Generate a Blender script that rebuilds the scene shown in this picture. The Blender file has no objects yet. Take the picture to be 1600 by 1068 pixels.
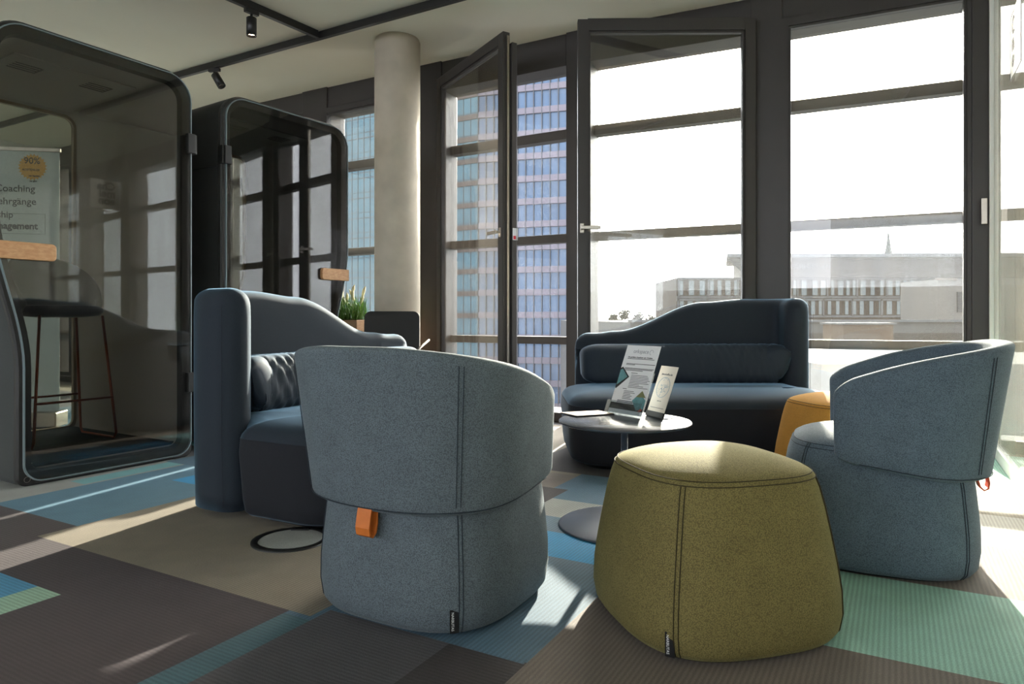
import bpy, bmesh, math, random
from mathutils import Vector, Matrix
S = bpy.context.scene
COL = S.collection
PI = math.pi
random.seed(7)

# ------------------------------------------------------------------ camera
F, CH, Y0 = 1067.0, 0.85, 498.0          # focal length in px, camera height, horizon row
cam_d = bpy.data.cameras.new('camera')
cam_d.sensor_width = 36.0
cam_d.lens = 36.0 * F / 1600.0
cam_d.shift_y = -(Y0 - 534.0) / 1600.0 * -1.0
cam_d.clip_end = 2000
cam = bpy.data.objects.new('camera', cam_d)
COL.objects.link(cam)
cam.location = (0, 0, CH)
cam.rotation_euler = (PI / 2, 0, 0)
S.camera = cam

# ------------------------------------------------------------------ sky and sun
SUN = Vector((380 / F, 1.0, 388 / F)).normalized()
w = bpy.data.worlds.new('sky'); S.world = w; w.use_nodes = True
nt = w.node_tree; nt.nodes.clear()
wo = nt.nodes.new('ShaderNodeOutputWorld'); bg = nt.nodes.new('ShaderNodeBackground')
tc = nt.nodes.new('ShaderNodeTexCoord')
dot = nt.nodes.new('ShaderNodeVectorMath'); dot.operation = 'DOT_PRODUCT'
dot.inputs[1].default_value = SUN
mr = nt.nodes.new('ShaderNodeMapRange'); mr.inputs['From Min'].default_value = -1; mr.inputs['From Max'].default_value = 1
cr = nt.nodes.new('ShaderNodeValToRGB')
E_ = cr.color_ramp.elements
E_[0].position = 0.0; E_[0].color = (0.68, 0.70, 0.76, 1)
E_[1].position = 1.0; E_[1].color = (6.0, 5.4, 4.6, 1)
for p, c in ((0.5, (0.68, 0.74, 0.84)), (0.80, (1.12, 1.15, 1.24)), (0.92, (2.1, 2.15, 2.2)), (0.985, (3.6, 3.4, 3.1))):
    e = E_.new(p); e.color = (*c, 1)
nt.links.new(tc.outputs['Generated'], dot.inputs[0])
nt.links.new(dot.outputs['Value'], mr.inputs['Value'])
nt.links.new(mr.outputs['Result'], cr.inputs['Fac'])
nt.links.new(cr.outputs['Color'], bg.inputs['Color'])
bg.inputs['Strength'].default_value = 4.0
nt.links.new(bg.outputs[0], wo.inputs[0])

sd = bpy.data.lights.new('sun', 'SUN'); sd.energy = 15.0; sd.angle = math.radians(0.6); sd.color = (1.0, 0.93, 0.82)
so = bpy.data.objects.new('sun', sd); COL.objects.link(so)
so.rotation_euler = SUN.to_track_quat('Z', 'Y').to_euler()
so.location = (10, 30, 15)

S.view_settings.view_transform = 'Standard'
S.view_settings.look = 'None'
S.view_settings.gamma = 1
S.view_settings.use_curve_mapping = False
S.view_settings.exposure = 1.08
cy = S.cycles
cy.max_bounces = 12; cy.diffuse_bounces = 6; cy.glossy_bounces = 4; cy.transmission_bounces = 6
cy.transparent_max_bounces = 32
cy.use_denoising = True
cy.caustics_reflective = False; cy.caustics_refractive = False
cy.sample_clamp_indirect = 6.0

# ------------------------------------------------------------------ materials
def lin(c):
    return tuple(((v / 255) / 12.92 if v / 255 <= 0.04045 else ((v / 255 + 0.055) / 1.055) ** 2.4) for v in c)
MATS = {}
def mat(name, rgb, rough=0.6, metal=0.0, bump=None, var=0.0, vscale=40, sheen=0.0, sheen_tint=None, coat=0.0, spec=0.5, emit=None, wave=None):
    if name in MATS: return MATS[name]
    m = bpy.data.materials.new(name); m.use_nodes = True
    n = m.node_tree; b = n.nodes['Principled BSDF']
    c = lin(rgb)
    b.inputs['Base Color'].default_value = (*c, 1)
    b.inputs['Roughness'].default_value = rough
    b.inputs['Metallic'].default_value = metal
    b.inputs['Specular IOR Level'].default_value = spec
    if coat: b.inputs['Coat Weight'].default_value = coat
    if sheen:
        b.inputs['Sheen Weight'].default_value = sheen
        b.inputs['Sheen Roughness'].default_value = 0.35
        if sheen_tint: b.inputs['Sheen Tint'].default_value = (*lin(sheen_tint), 1)
    if emit:
        b.inputs['Emission Color'].default_value = (*lin(emit[0]), 1); b.inputs['Emission Strength'].default_value = emit[1]
    t = n.nodes.new('ShaderNodeTexCoord')
    if var:
        no = n.nodes.new('ShaderNodeTexNoise'); no.inputs['Scale'].default_value = vscale; no.inputs['Detail'].default_value = 3
        n.links.new(t.outputs['Object'], no.inputs['Vector'])
        ramp = n.nodes.new('ShaderNodeMapRange')
        ramp.inputs['From Min'].default_value = 0.3; ramp.inputs['From Max'].default_value = 0.7
        ramp.inputs['To Min'].default_value = 1 - var; ramp.inputs['To Max'].default_value = 1 + var
        n.links.new(no.outputs['Fac'], ramp.inputs['Value'])
        hs = n.nodes.new('ShaderNodeHueSaturation'); hs.inputs['Color'].default_value = (*c, 1)
        n.links.new(ramp.outputs['Result'], hs.inputs['Value'])
        n.links.new(hs.outputs['Color'], b.inputs['Base Color'])
    if bump:
        no2 = n.nodes.new('ShaderNodeTexNoise'); no2.inputs['Scale'].default_value = bump[0]; no2.inputs['Detail'].default_value = 2
        n.links.new(t.outputs['Object'], no2.inputs['Vector'])
        bp = n.nodes.new('ShaderNodeBump'); bp.inputs['Strength'].default_value = bump[1]; bp.inputs['Distance'].default_value = bump[2] if len(bump) > 2 else 0.002
        n.links.new(no2.outputs['Fac'], bp.inputs['Height'])
        n.links.new(bp.outputs['Normal'], b.inputs['Normal'])
    MATS[name] = m
    return m

def weave(name, rgb, dark=0.72, scale=340.0, sheen=0.15, tint=(200, 210, 215), rough=0.85):
    """woven upholstery: two crossed diagonal waves modulate colour and bump"""
    m = bpy.data.materials.new(name); m.use_nodes = True
    n = m.node_tree; b = n.nodes['Principled BSDF']; c = lin(rgb)
    b.inputs['Roughness'].default_value = rough; b.inputs['Specular IOR Level'].default_value = 0.25
    b.inputs['Sheen Weight'].default_value = sheen; b.inputs['Sheen Roughness'].default_value = 0.4
    b.inputs['Sheen Tint'].default_value = (*lin(tint), 1)
    t = n.nodes.new('ShaderNodeTexCoord')
    vo = n.nodes.new('ShaderNodeTexVoronoi'); vo.inputs['Scale'].default_value = scale
    n.links.new(t.outputs['Object'], vo.inputs['Vector'])
    no = n.nodes.new('ShaderNodeTexNoise'); no.inputs['Scale'].default_value = 14; no.inputs['Detail'].default_value = 4
    n.links.new(t.outputs['Object'], no.inputs['Vector'])
    mr1 = n.nodes.new('ShaderNodeMapRange'); mr1.inputs['From Min'].default_value = 0.0; mr1.inputs['From Max'].default_value = 0.7
    mr1.inputs['To Min'].default_value = 1.12; mr1.inputs['To Max'].default_value = dark
    n.links.new(vo.outputs['Distance'], mr1.inputs['Value'])
    mr2 = n.nodes.new('ShaderNodeMapRange'); mr2.inputs['From Min'].default_value = 0.3; mr2.inputs['From Max'].default_value = 0.7
    mr2.inputs['To Min'].default_value = 0.94; mr2.inputs['To Max'].default_value = 1.06
    n.links.new(no.outputs['Fac'], mr2.inputs['Value'])
    mu = n.nodes.new('ShaderNodeMath'); mu.operation = 'MULTIPLY'
    n.links.new(mr1.outputs[0], mu.inputs[0]); n.links.new(mr2.outputs[0], mu.inputs[1])
    hs = n.nodes.new('ShaderNodeHueSaturation'); hs.inputs['Color'].default_value = (*c, 1)
    n.links.new(mu.outputs[0], hs.inputs['Value']); n.links.new(hs.outputs[0], b.inputs['Base Color'])
    bp = n.nodes.new('ShaderNodeBump'); bp.inputs['Strength'].default_value = 0.35; bp.inputs['Distance'].default_value = 0.001
    bp.invert = True
    n.links.new(vo.outputs['Distance'], bp.inputs['Height']); n.links.new(bp.outputs[0], b.inputs['Normal'])
    return m

def glass(name, tint=(255, 255, 255), refl=0.06, dust=0.0, dust_col=(200, 190, 175), ior_boost=1.45, speck=0.0):
    """thin sheet glass: tinted transparency, fresnel reflection, optional dust film that scatters light"""
    m = bpy.data.materials.new(name); m.use_nodes = True
    n = m.node_tree; n.nodes.clear()
    o = n.nodes.new('ShaderNodeOutputMaterial')
    tr = n.nodes.new('ShaderNodeBsdfTransparent'); tr.inputs[0].default_value = (*lin(tint), 1)
    gl = n.nodes.new('ShaderNodeBsdfGlossy'); gl.inputs['Roughness'].default_value = 0.0
    fr = n.nodes.new('ShaderNodeFresnel'); fr.inputs['IOR'].default_value = ior_boost
    geo = n.nodes.new('ShaderNodeNewGeometry')
    # a thin sheet mirrors alike from both sides: use |cos| via Schlick instead of the Fresnel node's inside branch
    dt = n.nodes.new('ShaderNodeVectorMath'); dt.operation = 'DOT_PRODUCT'
    n.links.new(geo.outputs['Incoming'], dt.inputs[0]); n.links.new(geo.outputs['Normal'], dt.inputs[1])
    ab = n.nodes.new('ShaderNodeMath'); ab.operation = 'ABSOLUTE'; n.links.new(dt.outputs['Value'], ab.inputs[0])
    om = n.nodes.new('ShaderNodeMath'); om.operation = 'SUBTRACT'; om.inputs[0].default_value = 1.0; n.links.new(ab.outputs[0], om.inputs[1])
    pw = n.nodes.new('ShaderNodeMath'); pw.operation = 'POWER'; pw.inputs[1].default_value = 5.0; n.links.new(om.outputs[0], pw.inputs[0])
    ma = n.nodes.new('ShaderNodeMath'); ma.operation = 'MULTIPLY_ADD'; ma.inputs[1].default_value = 1 - refl; ma.inputs[2].default_value = refl
    n.links.new(pw.outputs[0], ma.inputs[0])
    n.nodes.remove(fr)
    mx = n.nodes.new('ShaderNodeMixShader')
    n.links.new(ma.outputs[0], mx.inputs[0]); n.links.new(tr.outputs[0], mx.inputs[1]); n.links.new(gl.outputs[0], mx.inputs[2])
    last = mx
    if dust:
        df = n.nodes.new('ShaderNodeBsdfTranslucent'); df.inputs[0].default_value = (*lin(dust_col), 1)
        d2 = n.nodes.new('ShaderNodeBsdfDiffuse'); d2.inputs[0].default_value = (*lin(dust_col), 1)
        m1 = n.nodes.new('ShaderNodeMixShader'); m1.inputs[0].default_value = 0.35
        n.links.new(df.outputs[0], m1.inputs[1]); n.links.new(d2.outputs[0], m1.inputs[2])
        t = n.nodes.new('ShaderNodeTexCoord')
        no = n.nodes.new('ShaderNodeTexNoise'); no.inputs['Scale'].default_value = 3.0; no.inputs['Detail'].default_value = 6
        mp = n.nodes.new('ShaderNodeMapping'); mp.inputs['Scale'].default_value = (3, 3, 0.5)
        n.links.new(t.outputs['Object'], mp.inputs[0]); n.links.new(mp.outputs[0], no.inputs['Vector'])
        r = n.nodes.new('ShaderNodeMapRange'); r.inputs['From Min'].default_value = 0.3; r.inputs['From Max'].default_value = 0.75
        r.inputs['To Min'].default_value = dust * 0.6; r.inputs['To Max'].default_value = dust * 1.5
        n.links.new(no.outputs['Fac'], r.inputs['Value'])
        fac = r.outputs[0]
        if speck:
            vo = n.nodes.new('ShaderNodeTexVoronoi'); vo.inputs['Scale'].default_value = 11
            n.links.new(t.outputs['Object'], vo.inputs['Vector'])
            lt = n.nodes.new('ShaderNodeMath'); lt.operation = 'LESS_THAN'; lt.inputs[1].default_value = 0.035
            n.links.new(vo.outputs['Distance'], lt.inputs[0])
            ml = n.nodes.new('ShaderNodeMath'); ml.operation = 'MULTIPLY_ADD'; ml.inputs[1].default_value = speck
            n.links.new(lt.outputs[0], ml.inputs[0]); n.links.new(r.outputs[0], ml.inputs[2])
            fac = ml.outputs[0]
        m2 = n.nodes.new('ShaderNodeMixShader')
        n.links.new(fac, m2.inputs[0]); n.links.new(mx.outputs[0], m2.inputs[1]); n.links.new(m1.outputs[0], m2.inputs[2])
        last = m2
    n.links.new(last.outputs[0], o.inputs[0])
    MATS[name] = m
    return m

def carpet(name, rgb, along, rib=0.16, rscale=150.0):
    """ribbed woven carpet; `along` is the world angle of the ribs"""
    m = bpy.data.materials.new(name); m.use_nodes = True
    n = m.node_tree; b = n.nodes['Principled BSDF']; c = lin(rgb)
    b.inputs['Roughness'].default_value = 0.75; b.inputs['Specular IOR Level'].default_value = 0.35
    b.inputs['Sheen Weight'].default_value = 0.06
    t = n.nodes.new('ShaderNodeTexCoord')
    mp = n.nodes.new('ShaderNodeMapping'); mp.inputs['Rotation'].default_value = (0, 0, -along)
    n.links.new(t.outputs['Object'], mp.inputs[0])
    wv = n.nodes.new('ShaderNodeTexWave'); wv.bands_direction = 'Y'; wv.inputs['Scale'].default_value = rscale / 6.283 * 1.0
    wv.inputs['Distortion'].default_value = 0.6; wv.inputs['Detail'].default_value = 1; wv.inputs['Detail Scale'].default_value = 3
    n.links.new(mp.outputs[0], wv.inputs['Vector'])
    no = n.nodes.new('ShaderNodeTexNoise'); no.inputs['Scale'].default_value = 330; no.inputs['Detail'].default_value = 2
    n.links.new(t.outputs['Object'], no.inputs['Vector'])
    nb = n.nodes.new('ShaderNodeTexNoise'); nb.inputs['Scale'].default_value = 9; nb.inputs['Detail'].default_value = 5
    n.links.new(t.outputs['Object'], nb.inputs['Vector'])
    def mrange(src, a, bb, lo, hi):
        r = n.nodes.new('ShaderNodeMapRange'); r.inputs['From Min'].default_value = a; r.inputs['From Max'].default_value = bb
        r.inputs['To Min'].default_value = lo; r.inputs['To Max'].default_value = hi; n.links.new(src, r.inputs['Value']); return r.outputs[0]
    a1 = mrange(wv.outputs['Fac'], 0, 1, 1 - rib, 1 + rib); a2 = mrange(no.outputs['Fac'], .3, .7, .78, 1.22); a3 = mrange(nb.outputs['Fac'], .3, .7, .93, 1.07)
    m1 = n.nodes.new('ShaderNodeMath'); m1.operation = 'MULTIPLY'; n.links.new(a1, m1.inputs[0]); n.links.new(a2, m1.inputs[1])
    m2 = n.nodes.new('ShaderNodeMath'); m2.operation = 'MULTIPLY'; n.links.new(m1.outputs[0], m2.inputs[0]); n.links.new(a3, m2.inputs[1])
    hs = n.nodes.new('ShaderNodeHueSaturation'); hs.inputs['Color'].default_value = (*c, 1)
    n.links.new(m2.outputs[0], hs.inputs['Value']); n.links.new(hs.outputs[0], b.inputs['Base Color'])
    bp = n.nodes.new('ShaderNodeBump'); bp.inputs['Strength'].default_value = 0.5; bp.inputs['Distance'].default_value = 0.002
    n.links.new(m1.outputs[0], bp.inputs['Height']); n.links.new(bp.outputs[0], b.inputs['Normal'])
    return m

def wood(name, rgb, rgb2, scale=6):
    m = bpy.data.materials.new(name); m.use_nodes = True
    n = m.node_tree; b = n.nodes['Principled BSDF']; b.inputs['Roughness'].default_value = 0.45
    t = n.nodes.new('ShaderNodeTexCoord'); mp = n.nodes.new('ShaderNodeMapping'); mp.inputs['Scale'].default_value = (1, 6, 14)
    n.links.new(t.outputs['Object'], mp.inputs[0])
    no = n.nodes.new('ShaderNodeTexNoise'); no.inputs['Scale'].default_value = scale; no.inputs['Detail'].default_value = 6; no.inputs['Distortion'].default_value = 0.6
    n.links.new(mp.outputs[0], no.inputs['Vector'])
    r = n.nodes.new('ShaderNodeValToRGB'); r.color_ramp.elements[0].position = .35; r.color_ramp.elements[1].position = .65
    r.color_ramp.elements[0].color = (*lin(rgb), 1); r.color_ramp.elements[1].color = (*lin(rgb2), 1)
    n.links.new(no.outputs['Fac'], r.inputs[0]); n.links.new(r.outputs[0], b.inputs['Base Color'])
    return m

M_frame = mat('window_frame_metal', (60, 56, 55), rough=0.42, spec=0.4, var=0.05, vscale=5)
M_bar = mat('outer_bar_metal', (74, 68, 66), rough=0.5, var=0.08, vscale=8)
M_ceil = mat('ceiling_plaster', (236, 229, 212), rough=0.9, bump=(90, 0.08), var=0.015, vscale=2)
M_wallp = mat('wall_plaster', (200, 203, 196), rough=0.9, bump=(70, 0.08), var=0.02, vscale=2)
M_gloss = mat('glossy_white_wall', (204, 198, 188), coat=1.0, rough=0.04, spec=0.5, var=0.01, vscale=2)
M_wallg = mat('wall_green_grey', (204, 205, 198), rough=0.9, bump=(70, 0.08), var=0.02, vscale=2)
M_conc = mat('fair_faced_concrete', (206, 194, 178), rough=0.8, bump=(18, 0.25, 0.004), var=0.10, vscale=5)
M_black = mat('black_plastic', (18, 18, 19), rough=0.45, var=0.03, vscale=20)
M_black2 = mat('black_lacquered_metal', (26, 25, 26), rough=0.38, var=0.03, vscale=20)
M_felt = mat('pod_felt_dark_grey', (52, 52, 52), rough=0.95, bump=(500, 0.3), var=0.12, vscale=300, sheen=0.4)
M_feltin = mat('pod_inner_felt', (170, 162, 154), rough=0.95, bump=(500, 0.3), var=0.10, vscale=300, sheen=0.3)
M_feltlight = mat('pod_side_felt_light', (70, 72, 71), rough=0.95, bump=(500, 0.3), var=0.12, vscale=300, sheen=0.3)
M_feltdark = mat('pod_inner_felt_dark', (84, 82, 82), rough=0.95, bump=(500, 0.3), var=0.10, vscale=300, sheen=0.2)
M_podframe = mat('pod_frame_graphite', (48, 46, 45), rough=0.5, var=0.03, vscale=20)
M_podfloor = mat('pod_floor_dark', (40, 45, 50), rough=0.8, var=0.1, vscale=200)
M_steel = mat('brushed_steel', (176, 168, 158), rough=0.32, metal=1.0, var=0.04, vscale=60)
M_white = mat('white_lacquer', (225, 224, 220), rough=0.4, var=0.01, vscale=5)
M_copper = mat('copper_tube', (150, 84, 62), rough=0.35, metal=1.0, var=0.05, vscale=30)
M_stoolseat = mat('stool_felt', (66, 68, 72), rough=0.9, sheen=0.4, var=0.08, vscale=200)
M_stoolback = mat('stool_back_felt', (128, 130, 124), rough=0.9, sheen=0.3, var=0.08, vscale=200)
M_paper = mat('paper_white', (226, 226, 228), rough=0.55, var=0.01, vscale=10)
M_papercream = mat('paper_cream', (224, 214, 200), rough=0.55, var=0.02, vscale=10)
M_ink = mat('ink_grey', (70, 70, 76), rough=0.6, var=0.02, vscale=30)
M_inkd = mat('ink_dark', (34, 32, 34), rough=0.6, var=0.02, vscale=30)
M_inkteal = mat('ink_teal', (96, 142, 146), rough=0.6, var=0.2, vscale=60)
M_inkblue = mat('ink_pale_blue', (92, 140, 170), rough=0.6, var=0.1, vscale=60)
M_inkolive = mat('ink_olive', (120, 122, 84), rough=0.6, var=0.1, vscale=60)
M_inkred = mat('ink_red', (170, 70, 50), rough=0.6, var=0.1, vscale=60)
M_banner = mat('banner_print', (208, 218, 216), rough=0.5, var=0.02, vscale=3)
M_gold = mat('banner_gold_seal', (226, 172, 74), rough=0.5, var=0.03, vscale=10)
M_leather = mat('orange_leather', (206, 112, 38), rough=0.55, bump=(250, 0.2), var=0.06, vscale=40)
M_leather2 = mat('red_orange_leather', (214, 84, 44), rough=0.5, bump=(250, 0.2), var=0.06, vscale=40)
M_blue = weave('light_blue_weave', (113, 124, 131), dark=0.5)
M_blue2 = weave('light_blue_weave_b', (104, 119, 132), dark=0.52)
M_green = weave('mustard_green_weave', (136, 124, 76), dark=0.5, tint=(220, 215, 150))
M_yellow = weave('amber_weave', (200, 142, 62), dark=0.8, tint=(240, 210, 150))
M_navy = mat('navy_wool', (36, 43, 52), rough=0.8, sheen=0.5, sheen_tint=(140, 185, 220), bump=(600, 0.15, 0.001), var=0.08, vscale=260, spec=0.3)
M_navyd = mat('navy_wool_dark_panel', (36, 37, 42), rough=0.85, sheen=0.3, sheen_tint=(150, 170, 190), bump=(600, 0.15, 0.001), var=0.08, vscale=260, spec=0.25)
M_pillow = mat('pillow_midnight_cloth', (32, 42, 54), rough=0.75, sheen=0.4, sheen_tint=(150, 190, 225), bump=(400, 0.1, 0.001), var=0.08, vscale=200, spec=0.4)
M_thb = mat('thread_dark_blue', (36, 46, 56), rough=0.8, var=0.1, vscale=200)
M_thg = mat('thread_olive', (52, 44, 16), rough=0.8, var=0.1, vscale=200)
M_thn = mat('thread_navy', (24, 30, 40), rough=0.8, var=0.1, vscale=200)
M_wood = wood('handle_oak', (196, 142, 96), (214, 164, 118))
M_wood2 = wood('planter_oak', (170, 132, 98), (186, 150, 116))
M_leaf = mat('grass_leaf', (92, 132, 52), rough=0.6, var=0.2, vscale=30)
M_plume = mat('grass_plume', (206, 200, 168), rough=0.8, var=0.1, vscale=60)
M_soil = mat('soil', (50, 38, 30), rough=0.95, var=0.2, vscale=60)
M_tabletop = mat('table_grey_lacquer', (66, 70, 80), rough=0.26, var=0.02, vscale=10, spec=0.6)
M_tablebase = mat('table_base_lacquer', (66, 74, 90), rough=0.38, var=0.02, vscale=10)
M_lampglow = mat('lamp_diffuser', (255, 220, 180), emit=((255, 214, 170), 18.0))
G_clear = glass('window_glass_outer', (251, 251, 250), refl=0.04, dust=0.006, dust_col=(206, 205, 210), speck=0.12)
G_sash = glass('window_glass_sash_dusty', (240, 241, 239), refl=0.06, dust=0.009, dust_col=(200, 184, 164), speck=0.15)
G_part = glass('partition_glass_dusty', (245, 248, 246), refl=0.05, dust=0.18, dust_col=(236, 226, 208))
G_pod = glass('pod_glass_smoked', (220, 219, 217), refl=0.05)
G_podback = glass('pod_back_glass', (234, 238, 234), refl=0.05)
G_acry = glass('clear_acrylic', (240, 244, 246), refl=0.08, dust=0.04, dust_col=(240, 240, 240))

# ------------------------------------------------------------------ object helpers
def tag(o, label=None, cat=None, group=None, kind=None):
    if label: o['label'] = label
    if cat: o['category'] = cat
    if group: o['group'] = group
    if kind: o['kind'] = kind
    return o
def empty(name, loc=(0, 0, 0), rz=0.0):
    o = bpy.data.objects.new(name, None); COL.objects.link(o)
    o.empty_display_size = 0.05; o.location = loc; o.rotation_euler = (0, 0, rz)
    return o
def thing(name, label, cat, loc=(0, 0, 0), rz=0.0, group=None):
    return tag(empty(name, loc, rz), label, cat, group)

class MB:
    """mesh builder: collects shapes, builds one object"""
    def __init__(s): s.v = []; s.f = []; s.mi = []; s.sm = []
    def add(s, vs, fs, mi=0, smooth=False):
        k = len(s.v); s.v += [tuple(p) for p in vs]
        for f in fs: s.f.append(tuple(i + k for i in f)); s.mi.append(mi); s.sm.append(smooth)
        return s
    def box(s, x0, x1, y0, y1, z0, z1, mi=0, M=None):
        vs = [Vector(p) for p in ((x0, y0, z0), (x1, y0, z0), (x1, y1, z0), (x0, y1, z0), (x0, y0, z1), (x1, y0, z1), (x1, y1, z1), (x0, y1, z1))]
        if M is not None: vs = [M @ p for p in vs]
        return s.add(vs, [(3, 2, 1, 0), (4, 5, 6, 7), (0, 1, 5, 4), (1, 2, 6, 5), (2, 3, 7, 6), (3, 0, 4, 7)], mi)
    def bar(s, p, q, wd, ht, mi=0, up=(0, 0, 1)):
        p = Vector(p); q = Vector(q); d = (q - p); L = d.length; d.normalize()
        u = Vector(up); r = d.cross(u)
        if r.length < 1e-5: r = Vector((1, 0, 0))
        r.normalize(); u = r.cross(d).normalized()
        M = Matrix((r, d, u)).transposed().to_4x4(); M.translation = p
        return s.box(-wd / 2, wd / 2, 0, L, -ht / 2, ht / 2, mi, M)
    def prism(s, poly, z0, z1, mi=0, M=None, smooth=False):
        n = len(poly)
        vs = [Vector((x, y, z0)) for x, y in poly] + [Vector((x, y, z1)) for x, y in poly]
        if M is not None: vs = [M @ p for p in vs]
        k = len(s.v)
        s.add(vs, [tuple(reversed(range(n))), tuple(range(n, 2 * n))], mi, False)
        base = k
        for i in range(n):
            j = (i + 1) % n
            s.f.append((base + i, base + j, base + n + j, base + n + i)); s.mi.append(mi); s.sm.append(smooth)
        return s
    def rings(s, rings, mi=0, cap0=True, cap1=True, smooth=True, closed=True):
        k = len(s.v); n = len(rings[0])
        for r in rings: s.v += [tuple(p) for p in r]
        for a in range(len(rings) - 1):
            for i in range(n if closed else n - 1):
                j = (i + 1) % n
                s.f.append((k + a * n + i, k + a * n + j, k + (a + 1) * n + j, k + (a + 1) * n + i)); s.mi.append(mi); s.sm.append(smooth)
        if cap0: s.f.append(tuple(k + i for i in reversed(range(n)))); s.mi.append(mi); s.sm.append(smooth)
        if cap1: s.f.append(tuple(k + (len(rings) - 1) * n + i for i in range(n))); s.mi.append(mi); s.sm.append(smooth)
        return s
    def tube(s, pts, r, n=8, mi=0, closed=False, cap=True):
        pts = [Vector(p) for p in pts]; N = len(pts); rs = []
        prev = None
        for i, p in enumerate(pts):
            a = pts[(i - 1) % N] if (i > 0 or closed) else p
            b = pts[(i + 1) % N] if (i < N - 1 or closed) else p
            d = (b - a).normalized()
            if prev is None:
                u = Vector((0, 0, 1)) if abs(d.z) < 0.9 else Vector((1, 0, 0))
                u = (u - d * u.dot(d)).normalized()
            else:
                u = (prev - d * prev.dot(d)).normalized()
            prev = u; v = d.cross(u)
            rr = r[i] if isinstance(r, (list, tuple)) else r
            rs.append([p + (u * math.cos(2 * PI * k / n) + v * math.sin(2 * PI * k / n)) * rr for k in range(n)])
        if closed: rs.append(rs[0])
        return s.rings(rs, mi, cap and not closed, cap and not closed)
    def lathe(s, prof, n=48, mi=0, c=(0, 0), smooth=True):
        rs = [[(c[0] + r * math.cos(2 * PI * k / n), c[1] + r * math.sin(2 * PI * k / n), z) for k in range(n)] for r, z in prof]
        return s.rings(rs, mi, smooth=smooth)
    def build(s, name, mats, parent=None, bevel=0.0, seg=2, sub=0, fix=True, M=None):
        me = bpy.data.meshes.new(name)
        vs = s.v if M is None else [tuple(M @ Vector(p)) for p in s.v]
        me.from_pydata(vs, [], s.f)
        if not isinstance(mats, (list, tuple)): mats = [mats]
        for m in mats: me.materials.append(m)
        for p, mi, sm in zip(me.polygons, s.mi, s.sm): p.material_index = mi; p.use_smooth = sm
        if fix:
            bm = bmesh.new(); bm.from_mesh(me)
            bmesh.ops.remove_doubles(bm, verts=bm.verts, dist=1e-6)
            bmesh.ops.recalc_face_normals(bm, faces=bm.faces)
            bm.to_mesh(me); bm.free()
        me.update()
        o = bpy.data.objects.new(name, me); COL.objects.link(o)
        if parent: o.parent = parent
        if bevel:
            md = o.modifiers.new('bevel', 'BEVEL'); md.width = bevel; md.segments = seg; md.limit_method = 'ANGLE'; md.angle_limit = math.radians(40)
        if sub:
            md = o.modifiers.new('sub', 'SUBSURF'); md.levels = sub; md.render_levels = sub
        return o

def text_mb(body, size, M, mb=None, mi=0, align='LEFT', bold=0.0, spacing=1.0, depth=0.0004):
    cu = bpy.data.curves.new('t', 'FONT'); cu.body = body; cu.size = size; cu.align_x = align
    cu.offset = bold; cu.space_character = spacing; cu.extrude = depth; cu.resolution_u = 3
    ob = bpy.data.objects.new('t', cu); COL.objects.link(ob)
    me = bpy.data.meshes.new_from_object(ob)
    mb = mb or MB()
    mb.add([M @ v.co for v in me.vertices], [tuple(p.vertices) for p in me.polygons], mi)
    bpy.data.objects.remove(ob); bpy.data.meshes.remove(me); bpy.data.curves.remove(cu)
    return mb

def P(px, y, z):          # point seen at photograph column px at depth y, height z
    return Vector(((px - 800) / F * y, y, z))

def smooth01(t): t = max(0.0, min(1.0, t)); return t * t * (3 - 2 * t)
def interp(tab, x):
    if x <= tab[0][0]: return tab[0][1]
    for (a, b), (c, d) in zip(tab, tab[1:]):
        if x <= c: return b + (d - b) * smooth01((x - a) / (c - a))
    return tab[-1][1]
def lerp(tab, x):
    if x <= tab[0][0]: return tab[0][1]
    for (a, b), (c, d) in zip(tab, tab[1:]):
        if x <= c: return b + (d - b) * (x - a) / (c - a)
    return tab[-1][1]
def sel(t, n):            # superellipse radius
    return (abs(math.cos(t)) ** n + abs(math.sin(t)) ** n) ** (-1.0 / n)
def sel_ring(a, n, z, N=72, b=None, cx=0, cy=0, nz=None):
    b = b or a; out = []
    for k in range(N):
        t = 2 * PI * k / N; c = math.cos(t); s_ = math.sin(t)
        x = math.copysign(abs(c) ** (2 / n), c); y = math.copysign(abs(s_) ** (2 / n), s_)
        out.append((cx + a * x, cy + b * y, z if nz is None else nz(a * x, b * y)))
    return out

# ------------------------------------------------------------------ plan of the place
eB = Vector((0.490, 0.872, 0)); eA = Vector((0.872, -0.490, 0))     # carpet grid
K = Vector((0.548, 5.57, 0))                                         # bend of the facade
dL = Vector((-0.872, 0.490, 0)); nL = Vector((-0.490, -0.872, 0))    # left facade, inward normal
dR = Vector((0.907, -0.421, 0)); nR = Vector((-0.421, -0.907, 0))    # right facade
CEIL = 3.18
def frame_m(o, d, n):      # local x along facade, y inward, z up
    M = Matrix((d, n, Vector((0, 0, 1)))).transposed().to_4x4(); M.translation = o; return M

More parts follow.
